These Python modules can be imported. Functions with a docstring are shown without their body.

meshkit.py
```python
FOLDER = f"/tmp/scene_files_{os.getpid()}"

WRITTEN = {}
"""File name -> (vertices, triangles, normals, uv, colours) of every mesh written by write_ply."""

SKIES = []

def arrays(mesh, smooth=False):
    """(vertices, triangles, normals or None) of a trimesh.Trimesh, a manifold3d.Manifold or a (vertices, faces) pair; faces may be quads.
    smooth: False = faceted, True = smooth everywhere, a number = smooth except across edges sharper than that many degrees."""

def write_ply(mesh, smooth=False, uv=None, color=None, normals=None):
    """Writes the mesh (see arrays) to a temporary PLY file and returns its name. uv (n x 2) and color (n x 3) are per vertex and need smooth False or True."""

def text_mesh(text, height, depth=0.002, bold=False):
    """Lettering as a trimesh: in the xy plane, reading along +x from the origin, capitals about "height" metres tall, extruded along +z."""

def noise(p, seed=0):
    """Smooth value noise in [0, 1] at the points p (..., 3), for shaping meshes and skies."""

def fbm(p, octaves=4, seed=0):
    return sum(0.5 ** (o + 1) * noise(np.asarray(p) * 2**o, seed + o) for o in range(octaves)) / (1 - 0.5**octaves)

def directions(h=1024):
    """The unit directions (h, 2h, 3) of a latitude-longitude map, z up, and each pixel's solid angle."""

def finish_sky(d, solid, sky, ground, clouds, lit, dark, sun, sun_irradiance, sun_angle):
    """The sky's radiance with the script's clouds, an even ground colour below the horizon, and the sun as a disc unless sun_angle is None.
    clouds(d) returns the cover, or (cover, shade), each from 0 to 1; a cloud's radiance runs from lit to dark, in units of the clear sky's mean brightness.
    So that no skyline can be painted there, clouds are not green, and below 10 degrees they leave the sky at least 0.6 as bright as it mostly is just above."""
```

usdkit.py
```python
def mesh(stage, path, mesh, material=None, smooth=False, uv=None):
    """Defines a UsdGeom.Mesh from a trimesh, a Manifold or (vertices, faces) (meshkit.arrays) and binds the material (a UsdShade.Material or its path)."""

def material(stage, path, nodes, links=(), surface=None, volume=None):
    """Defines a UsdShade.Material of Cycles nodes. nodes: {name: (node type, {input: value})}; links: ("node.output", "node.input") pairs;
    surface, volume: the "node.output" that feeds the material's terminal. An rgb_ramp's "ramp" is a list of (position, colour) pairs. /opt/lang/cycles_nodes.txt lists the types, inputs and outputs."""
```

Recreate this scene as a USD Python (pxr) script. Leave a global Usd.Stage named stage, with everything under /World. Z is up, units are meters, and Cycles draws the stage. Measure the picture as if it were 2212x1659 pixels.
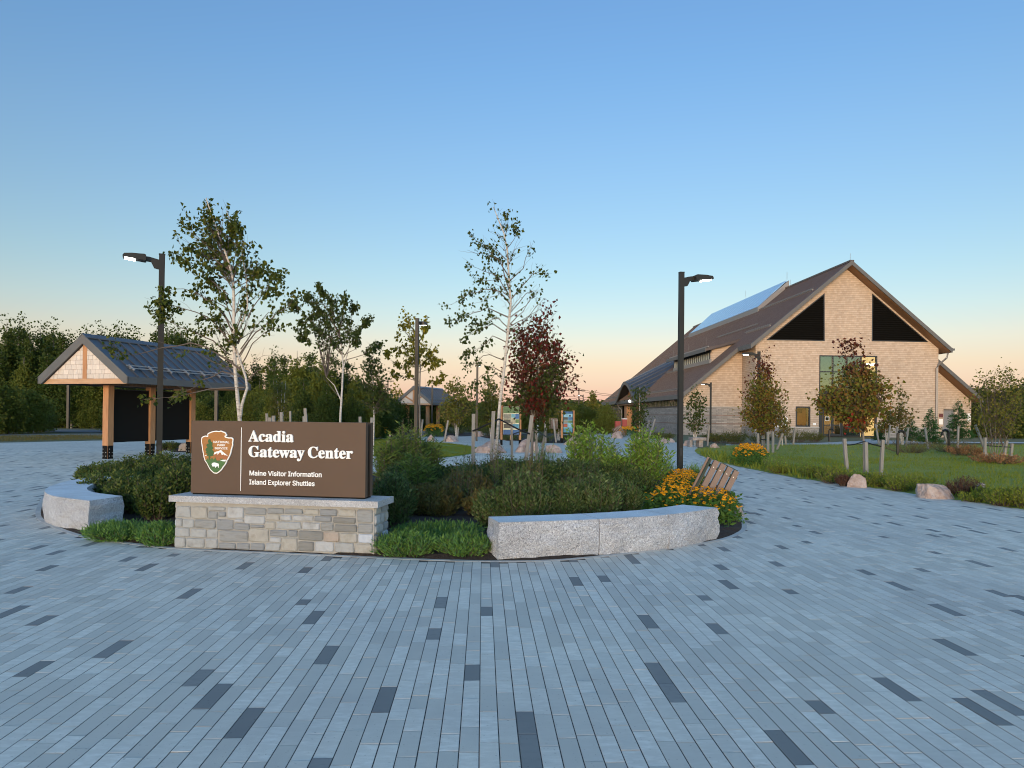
import math, random, json
import numpy as np, trimesh, usdkit, meshkit
import shapely, shapely.affinity
from shapely.geometry import Polygon, LineString, box as sbox
from scipy.spatial import Delaunay
from pxr import Usd, UsdGeom, UsdLux, UsdShade, Gf, Sdf, Vt

stage = Usd.Stage.CreateInMemory()
UsdGeom.Xform.Define(stage, '/World')
# ---------------------------------------------------------------- camera
FOC, PW, PH = 1545.0, 2212.0, 1659.0          # focal length and picture size in the units the photo was measured in
YAW, PITCH, ROLL, SHIFT, EYE = math.radians(2.33), math.radians(0.5), 0.0105, 55.0, 1.65
FW = np.array([math.sin(YAW)*math.cos(PITCH), math.cos(YAW)*math.cos(PITCH), math.sin(PITCH)])
_r = np.array([math.cos(YAW), -math.sin(YAW), 0.0]); _u = np.cross(_r, FW)
RT = _r*math.cos(ROLL) + _u*math.sin(ROLL); UPV = _u*math.cos(ROLL) - _r*math.sin(ROLL)
cam = UsdGeom.Camera.Define(stage, '/World/camera')
_m = np.eye(4); _m[0, :3] = RT; _m[1, :3] = UPV; _m[2, :3] = -FW; _m[3, :3] = [0, 0, EYE]
cam.AddTransformOp().Set(Gf.Matrix4d(*_m.ravel().tolist()))
cam.CreateHorizontalApertureAttr(36.0); cam.CreateFocalLengthAttr(36.0*FOC/PW)
cam.CreateVerticalApertureOffsetAttr(36.0*SHIFT/PW); cam.CreateClippingRangeAttr(Gf.Vec2f(0.05, 6000))
cam.CreateExposureAttr(2.9)
# ---------------------------------------------------------------- sky and the low sun behind the camera
SUN_EL, SUN_AZ = math.radians(4.0), math.radians(196.0)
SKYRAMP = [(0, (0.45, 0.287, 0.499)), (0.505, (0.45, 0.287, 0.506)), (0.5203, (0.643, 0.356, 0.375)), (0.5348, (0.874, 0.418, 0.318)), (0.5508, (1.018, 0.493, 0.347)), (0.5698, (0.999, 0.54, 0.381)), (0.5947, (0.961, 0.568, 0.406)), (0.6307, (0.943, 0.59, 0.446)), (0.6729, (0.924, 0.615, 0.493)), (0.7163, (0.868, 0.631, 0.537)), (0.7524, (0.862, 0.637, 0.559)), (1, (0.862, 0.637, 0.559))]
# away from the sun the dusk horizon turns to the pink belt (ramp by height); toward the sun the glow stays as the sky gives it
sky = usdkit.material(stage, '/World/Looks/sky_air', {
    "t": ("texture_coordinate", {}), "x": ("separate_xyz", {}), "h": ("map_range", {"from_min": -1.0, "from_max": 1.0, "to_min": 0.0, "to_max": 1.0}),
    "r": ("rgb_ramp", {"ramp": SKYRAMP}), "o": ("map_range", {"range_type": "smoothstep", "from_min": -.6, "from_max": .6, "to_min": 0.0, "to_max": 1.0}), "k": ("mix", {"mix_type": "mix", "color1": (1.45, 1.03, .85)}),
    "s": ("sky_texture", {"sky_type": "single_scattering", "sun_disc": False, "sun_elevation": SUN_EL, "sun_rotation": SUN_AZ, "aerosol_density": 0.0, "ozone_density": 3.6}),
    "m": ("mix", {"mix_type": "multiply", "fac": 1.0}), "b": ("background_shader", {"strength": 0.1})},
    [("t.generated", "x.vector"), ("x.z", "h.value"), ("h.result", "r.fac"), ("x.y", "o.value"), ("o.result", "k.fac"), ("r.color", "k.color2"), ("s.color", "m.color1"), ("k.color", "m.color2"), ("m.color", "b.color")], surface="b.background")
dome = UsdLux.DomeLight.Define(stage, '/World/sky')
UsdShade.MaterialBindingAPI.Apply(dome.GetPrim()).Bind(sky)
dome.GetPrim().SetCustomDataByKey('kind', 'structure')
sun = UsdLux.DistantLight.Define(stage, '/World/sun')
sun.CreateIntensityAttr(0.105); sun.CreateNormalizeAttr(True); sun.CreateAngleAttr(14.0); sun.CreateColorAttr(Gf.Vec3f(1.0, 0.72, 0.46))
_d = np.array([math.sin(SUN_AZ)*math.cos(SUN_EL), math.cos(SUN_AZ)*math.cos(SUN_EL), math.sin(SUN_EL)])
_x = np.cross([0, 0, 1], _d); _x /= np.linalg.norm(_x); _y = np.cross(_d, _x)
_m = np.eye(4); _m[0, :3] = _x; _m[1, :3] = _y; _m[2, :3] = _d
sun.AddTransformOp().Set(Gf.Matrix4d(*_m.ravel().tolist()))

# ---------------------------------------------------------------- from the photo's measures to metres
CAM = np.array([0, 0, EYE])
def ray(px, py): return FW + RT*((px-1106)/FOC) - UPV*((py-829.5-SHIFT)/FOC)
def G(px, py, z=0.0):                      # the point of the level z seen there
    r = ray(px, py); return CAM + r*((z-EYE)/r[2])
def AT(px, py, dist): return CAM + ray(px, py)*dist          # at a distance along the view axis
def AY(px, py, Y):                         # on the plane y = Y
    r = ray(px, py); return CAM + r*(Y/r[1])
def ONP(px, py, o, n):                     # on a plane
    r = ray(px, py); return CAM + r*(np.dot(o-CAM, n)/np.dot(r, n))
def FOOT(px, dist, z=0.0):
    p = AT(px, 900, dist); return np.array([p[0], p[1], z])

# ---------------------------------------------------------------- helpers for prims
USED = {}
def numbered(parent, name):
    k = (parent, name); n = USED.get(k, -1)+1; USED[k] = n
    return f'{parent}/{name}' if n == 0 else f'{parent}/{name}_{n:03d}'
ORG = {'/World': np.zeros(3)}
def tag(p, label=None, cat=None, group=None, kind=None):
    for k, v in (('label', label), ('category', cat), ('group', group), ('kind', kind)):
        if v: p.SetCustomDataByKey(k, v)
    return p
def thing(name, label, cat, loc=(0, 0, 0), group=None, kind=None):
    path = numbered('/World', name); x = UsdGeom.Xform.Define(stage, path)
    x.AddTranslateOp().Set(Gf.Vec3d(*map(float, loc))); ORG[path] = np.array(loc, float)
    tag(x.GetPrim(), label, cat, group, kind); return path
def obj(name, m, material, parent='/World', label=None, cat=None, group=None, kind=None, smooth=False, isl=0):
    if isinstance(m, MB): m = m.get()
    elif isinstance(m, trimesh.Trimesh): m = (np.array(m.vertices), np.array(m.faces))
    v, f = np.asarray(m[0], float), np.asarray(m[1], int)
    path = numbered(parent, name); o = ORG[parent]; ORG[path] = o
    p = usdkit.mesh(stage, path, (v-o, f), material, smooth=smooth)
    if isl:                                    # one random tone for every leaf, petal or paver of the mesh
        n = len(v)//isl; tn = np.repeat(np.random.default_rng(n*7+len(path)).random(n), isl).astype(np.float32)
        UsdGeom.PrimvarsAPI(p).CreatePrimvar('tone', Sdf.ValueTypeNames.FloatArray, 'vertex').Set(Vt.FloatArray.FromNumpy(tn))
    tag(p.GetPrim(), label, cat, group, kind); return path
def copy(first, loc, rz=0.0, sc=1.0, label=None, group=None):
    src = stage.GetPrimAtPath(first); path = numbered('/World', src.GetName())
    x = UsdGeom.Xform.Define(stage, path); p = x.GetPrim()
    p.GetReferences().AddInternalReference(Sdf.Path(first))
    x.ClearXformOpOrder()
    x.AddTranslateOp().Set(Gf.Vec3d(*map(float, loc)))
    x.AddRotateZOp().Set(float(rz)); s = sc if np.ndim(sc) else (sc, sc, sc)
    x.AddScaleOp().Set(Gf.Vec3f(*map(float, s)))
    p.SetInstanceable(True)
    cd = src.GetCustomData(); tag(p, label or cd.get('label'), cd.get('category'), group or cd.get('group'))
    return path

class MB:
    def __init__(s): s.v, s.f, s.n = [], [], 0
    def add(s, v, f):
        v = np.asarray(v, float); f = np.asarray(f, int)
        if f.ndim == 2 and f.shape[1] == 4: f = np.vstack([f[:, [0, 1, 2]], f[:, [0, 2, 3]]])
        s.v.append(v); s.f.append(f+s.n); s.n += len(v); return s
    def box(s, c, size, ax=None):
        a = np.array([[-1, -1, -1], [1, -1, -1], [1, 1, -1], [-1, 1, -1], [-1, -1, 1], [1, -1, 1], [1, 1, 1], [-1, 1, 1]])*.5*np.array(size)
        if ax is not None: a = a @ np.array(ax)
        return s.add(a+np.array(c), [[0, 3, 2, 1], [4, 5, 6, 7], [0, 1, 5, 4], [1, 2, 6, 5], [2, 3, 7, 6], [3, 0, 4, 7]])
    def span(s, lo, hi):
        lo, hi = np.array(lo, float), np.array(hi, float); return s.box((lo+hi)/2, hi-lo)
    def bar(s, a, b, w, h, up=(0, 0, 1)):     # a beam from a to b, w wide, h high
        a, b = np.array(a, float), np.array(b, float); d = b-a; L = np.linalg.norm(d); d /= L
        side = np.cross(d, up)
        if np.linalg.norm(side) < 1e-6: side = np.cross(d, [1, 0, 0])
        side /= np.linalg.norm(side); u = np.cross(side, d)
        return s.box((a+b)/2, (L, w, h), (d, side, u))
    def tube(s, pts, r, n=6, cap=True):
        p = np.asarray(pts, float); r = np.broadcast_to(r, len(p))
        t = np.gradient(p, axis=0); t /= np.linalg.norm(t, axis=1, keepdims=True)+1e-12
        a = np.cross(t, np.where(np.abs(t[:, 2:]) < .9, [0, 0, 1.], [1., 0, 0])); a /= np.linalg.norm(a, axis=1, keepdims=True)+1e-12
        b = np.cross(t, a); g = np.arange(n)*2*np.pi/n
        v = (p[:, None]+r[:, None, None]*(np.cos(g)[None, :, None]*a[:, None]+np.sin(g)[None, :, None]*b[:, None])).reshape(-1, 3)
        i, j = np.meshgrid(np.arange(len(p)-1), np.arange(n), indexing='ij'); j2 = (j+1) % n
        q = np.stack([i*n+j, i*n+j2, (i+1)*n+j2, (i+1)*n+j], -1).reshape(-1, 4)
        f = np.vstack([q[:, [0, 1, 2]], q[:, [0, 2, 3]]])
        if cap:
            m = (len(p)-1)*n
            f = np.vstack([f, [[0, k+1, k] for k in range(1, n-1)], [[m, m+k, m+k+1] for k in range(1, n-1)]])
        return s.add(v, f)
    def prism(s, poly, o, ex, ey, ez, depth):  # a 2D polygon in the (ex, ey) plane at o, pushed along ez
        for g in (getattr(poly, 'geoms', [poly])):
            if g.is_empty or g.area < 1e-9: continue
            m = trimesh.creation.extrude_polygon(g, depth, engine='earcut'); v = np.array(m.vertices)
            s.add(np.array(o)+v[:, :1]*np.array(ex)+v[:, 1:2]*np.array(ey)+v[:, 2:]*np.array(ez), m.faces)
        return s
    def get(s): return np.vstack(s.v), np.vstack(s.f)

# ---------------------------------------------------------------- materials
LK = '/World/Looks/'
def mat(name, c1, c2=None, scale=4.0, rough=.7, bump=0.0, bscale=None, metallic=0.0, spec=.5, detail=4.0, stretch=None, c3=None, vary=0.0):
    """noise-mixed colour with fine relief, in world-true object coordinates"""
    N = {"tc": ("texture_coordinate", {}), "mp": ("mapping", {"scale": stretch or (1, 1, 1)}),
         "n": ("noise_texture", {"scale": scale, "detail": detail, "roughness": .6}),
         "r": ("rgb_ramp", {"ramp": [(.3, c1), (.7, c2 or c1)] if c3 is None else [(.25, c1), (.5, c2), (.75, c3)]}),
         "p": ("principled_bsdf", {"roughness": rough, "metallic": metallic, "specular_ior_level": spec})}
    L = [("tc.object", "mp.vector"), ("mp.vector", "n.vector"), ("n.fac", "r.fac")]
    src = "r.color"
    if vary:
        N["oi"] = ("object_info", {}); N["vr"] = ("map_range", {"from_min": 0., "from_max": 1., "to_min": 1-vary, "to_max": 1+vary})
        N["hs"] = ("hsv", {"hue": .5, "saturation": 1., "fac": 1.})
        L += [("oi.random", "vr.value"), ("vr.result", "hs.value"), (src, "hs.color")]; src = "hs.color"
    L.append((src, "p.base_color"))
    if bump:
        N["nb"] = ("noise_texture", {"scale": bscale or scale*3, "detail": 5.0, "roughness": .65}); N["b"] = ("bump", {"strength": 1.0, "distance": bump})
        L += [("mp.vector", "nb.vector"), ("nb.fac", "b.height"), ("b.normal", "p.normal")]
    return usdkit.material(stage, LK+name, N, L, surface="p.BSDF")
def leafmat(name, cols, trans=.3, rough=.55, gain=2.1):
    st = [(i/(max(1, len(cols)-1)), (c[0]*gain*1.06, c[1]*gain, c[2]*gain*.72)) for i, c in enumerate(cols)]
    N = {"g": ("attribute", {"attribute": "tone"}), "r": ("rgb_ramp", {"ramp": st}), "p": ("principled_bsdf", {"roughness": rough, "specular_ior_level": .2}),
         "t": ("translucent_bsdf", {}), "m": ("mix_closure", {"fac": trans})}
    return usdkit.material(stage, LK+name, N, [("g.fac", "r.fac"), ("r.color", "p.base_color"), ("r.color", "t.color"), ("p.BSDF", "m.closure1"), ("t.BSDF", "m.closure2")], surface="m.closure")
def emit(name, c, s):
    return usdkit.material(stage, LK+name, {"e": ("emission", {"color": c, "strength": s})}, [], surface="e.emission")
def granite(name, lo, mid, hi, sc, bump):
    return usdkit.material(stage, LK+name, {
        "tc": ("texture_coordinate", {}), "v": ("voronoi_texture", {"scale": sc}), "w": ("white_noise_texture", {}), "n": ("noise_texture", {"scale": sc*.7, "detail": 3.0, "roughness": .7}),
        "s": ("math", {"math_type": "multiply_add", "value2": .55, "value3": 0.}), "s2": ("math", {"math_type": "multiply_add", "value2": .45}),
        "r": ("rgb_ramp", {"ramp": [(.2, lo), (.42, mid), (.6, mid), (.8, hi)]}), "big": ("noise_texture", {"scale": 2.2, "detail": 3.0}),
        "br": ("rgb_ramp", {"ramp": [(.3, (.82, .8, .78)), (.7, (1.05, 1.05, 1.05))]}), "mx": ("mix", {"mix_type": "multiply", "fac": 1.0}),
        "nb": ("noise_texture", {"scale": sc*.5, "detail": 6.0, "roughness": .7}), "b": ("bump", {"strength": 1.0, "distance": bump}), "p": ("principled_bsdf", {"roughness": .75})},
        [("tc.object", "v.vector"), ("tc.object", "n.vector"), ("tc.object", "big.vector"), ("tc.object", "nb.vector"), ("v.position", "w.vector"), ("w.value", "s.value1"), ("n.fac", "s2.value1"), ("s.value", "s2.value3"), ("s2.value", "r.fac"),
         ("big.fac", "br.fac"), ("r.color", "mx.color1"), ("br.color", "mx.color2"), ("mx.color", "p.base_color"), ("nb.fac", "b.height"), ("b.normal", "p.normal")], surface="p.BSDF")
def courses(name, axis, bw, rh, mortar, c1, c2, cm, rough=.85, off=.5, dist=0.01, sub=(1, 1, 1)):
    """far-off coursed walls: shingles, ashlar and the paving beyond the laid stones; axis picks the two world directions"""
    a, b = axis
    return usdkit.material(stage, LK+name, {
        "g": ("geometry", {}), "x": ("separate_xyz", {}), "c": ("combine_xyz", {}), "wn": ("noise_texture", {"scale": 1.3, "detail": 2.0}),
        "k": ("brick_texture", {"offset": off, "offset_frequency": 2, "squash": 1.0, "squash_frequency": 2, "color1": c1, "color2": c2, "mortar": cm, "scale": 1.0, "mortar_size": mortar, "mortar_smooth": .4, "brick_width": bw, "row_height": rh}),
        "n": ("noise_texture", {"scale": .55, "detail": 5.0, "roughness": .6}), "r": ("rgb_ramp", {"ramp": [(.3, (.86, .85, .84)), (.7, (1.08, 1.06, 1.04))]}),
        "m": ("mix", {"mix_type": "multiply", "fac": 1.0}), "b": ("bump", {"strength": .6, "distance": dist, "invert": True}), "p": ("principled_bsdf", {"roughness": rough})},
        [("g.position", "x.vector"), (f"x.{a}", "c.x"), (f"x.{b}", "c.y"), ("c.vector", "k.vector"), ("g.position", "n.vector"), ("n.fac", "r.fac"), ("k.color", "m.color1"), ("r.color", "m.color2"), ("m.color", "p.base_color"),
         ("k.fac", "b.height"), ("b.normal", "p.normal")], surface="p.BSDF")
def shingles(name, axis, bw, rh, c1, c2):
    """far-off shingle coursing: a shadow line under each course, every shingle its own tone"""
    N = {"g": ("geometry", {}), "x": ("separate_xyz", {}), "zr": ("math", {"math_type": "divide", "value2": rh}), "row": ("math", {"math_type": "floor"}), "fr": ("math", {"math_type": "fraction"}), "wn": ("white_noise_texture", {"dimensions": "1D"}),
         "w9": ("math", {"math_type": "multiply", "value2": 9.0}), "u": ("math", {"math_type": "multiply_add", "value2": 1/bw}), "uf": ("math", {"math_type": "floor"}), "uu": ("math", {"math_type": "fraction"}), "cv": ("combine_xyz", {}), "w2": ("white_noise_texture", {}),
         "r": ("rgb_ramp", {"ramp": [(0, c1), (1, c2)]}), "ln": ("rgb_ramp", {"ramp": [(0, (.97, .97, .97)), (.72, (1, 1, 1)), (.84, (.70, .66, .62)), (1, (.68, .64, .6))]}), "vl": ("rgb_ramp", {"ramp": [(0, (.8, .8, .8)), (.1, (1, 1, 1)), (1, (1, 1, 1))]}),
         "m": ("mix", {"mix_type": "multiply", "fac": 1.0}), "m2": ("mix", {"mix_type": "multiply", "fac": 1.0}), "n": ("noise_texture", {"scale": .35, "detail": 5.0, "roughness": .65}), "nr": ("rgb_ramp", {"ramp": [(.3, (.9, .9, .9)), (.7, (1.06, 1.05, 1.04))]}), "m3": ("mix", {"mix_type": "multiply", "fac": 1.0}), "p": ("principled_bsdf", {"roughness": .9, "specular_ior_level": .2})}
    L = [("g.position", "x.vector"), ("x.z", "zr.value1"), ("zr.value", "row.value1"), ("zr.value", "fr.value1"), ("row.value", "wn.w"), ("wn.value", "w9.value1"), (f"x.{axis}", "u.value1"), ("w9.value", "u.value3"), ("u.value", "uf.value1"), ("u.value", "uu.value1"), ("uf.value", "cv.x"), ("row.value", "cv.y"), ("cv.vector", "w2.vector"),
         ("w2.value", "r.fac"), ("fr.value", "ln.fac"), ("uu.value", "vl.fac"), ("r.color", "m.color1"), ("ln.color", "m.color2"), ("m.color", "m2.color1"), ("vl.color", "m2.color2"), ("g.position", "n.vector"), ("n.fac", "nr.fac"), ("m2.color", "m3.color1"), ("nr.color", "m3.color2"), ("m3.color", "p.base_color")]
    return usdkit.material(stage, LK+name, N, L, surface="p.BSDF")
def plain(name, c, rough=.6, metallic=0., spec=.5):
    return usdkit.material(stage, LK+name, {"p": ("principled_bsdf", {"base_color": c, "roughness": rough, "metallic": metallic, "specular_ior_level": spec})}, [], surface="p.BSDF")
def pane(name, tint, fac, rough=.03):
    return usdkit.material(stage, LK+name, {"f": ("fresnel", {"IOR": 1.5}), "a": ("math", {"math_type": "add", "value2": fac, "use_clamp": True}), "t": ("transparent_bsdf", {"color": tint}), "g": ("glossy_bsdf", {"color": (.72, .76, .66), "roughness": rough}), "m": ("mix_closure", {})},
        [("f.fac", "a.value1"), ("a.value", "m.fac"), ("t.BSDF", "m.closure1"), ("g.BSDF", "m.closure2")], surface="m.closure")
def paver(name, base, cloud, amount):
    return usdkit.material(stage, LK+name, {
        "g": ("geometry", {}), "at": ("attribute", {"attribute": "tone"}), "oi": ("object_info", {}), "ad": ("math", {"math_type": "add"}), "fr": ("math", {"math_type": "fraction"}),
        "mp": ("mapping", {"scale": (9., 26., 9.)}), "n": ("noise_texture", {"scale": 1.0, "detail": 5.0, "roughness": .65}), "r": ("rgb_ramp", {"ramp": [(.45, (0, 0, 0)), (.72, (1, 1, 1))]}),
        "am": ("math", {"math_type": "multiply"}), "am2": ("math", {"math_type": "multiply", "value2": amount}), "mx": ("mix", {"mix_type": "mix", "color1": base, "color2": cloud}),
        "vr": ("map_range", {"from_min": 0., "from_max": 1., "to_min": .88, "to_max": 1.10}), "hs": ("hsv", {"hue": .5, "saturation": 1., "fac": 1.}),
        "wn": ("noise_texture", {"scale": .55, "detail": 6.0, "roughness": .62}), "wr": ("rgb_ramp", {"ramp": [(.32, (.88, .88, .9)), (.5, (1, 1, 1)), (.7, (1.06, 1.05, 1.03))]}), "wm": ("mix", {"mix_type": "multiply", "fac": 1.0}), "sn": ("noise_texture", {"scale": 55., "detail": 1.0}), "sr": ("rgb_ramp", {"ramp": [(.25, (.72, .72, .72)), (.31, (1, 1, 1)), (1, (1, 1, 1))]}), "wm2": ("mix", {"mix_type": "multiply", "fac": 1.0}), "fn": ("noise_texture", {"scale": 160., "detail": 3.0}), "b": ("bump", {"strength": .5, "distance": .002}), "p": ("principled_bsdf", {"roughness": .72, "specular_ior_level": .4})},
        [("at.fac", "ad.value1"), ("oi.random", "ad.value2"), ("ad.value", "fr.value1"), ("g.position", "mp.vector"), ("mp.vector", "n.vector"), ("n.fac", "r.fac"),
         ("r.color", "am.value1"), ("fr.value", "am.value2"), ("am.value", "am2.value1"), ("am2.value", "mx.fac"), ("fr.value", "vr.value"), ("vr.result", "hs.value"), ("mx.color", "hs.color"), ("hs.color", "wm.color1"), ("g.position", "wn.vector"), ("wn.fac", "wr.fac"), ("wr.color", "wm.color2"), ("wm.color", "wm2.color1"), ("g.position", "sn.vector"), ("sn.fac", "sr.fac"), ("sr.color", "wm2.color2"), ("wm2.color", "p.base_color"),
         ("g.position", "fn.vector"), ("fn.fac", "b.height"), ("b.normal", "p.normal")], surface="p.BSDF")

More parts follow.
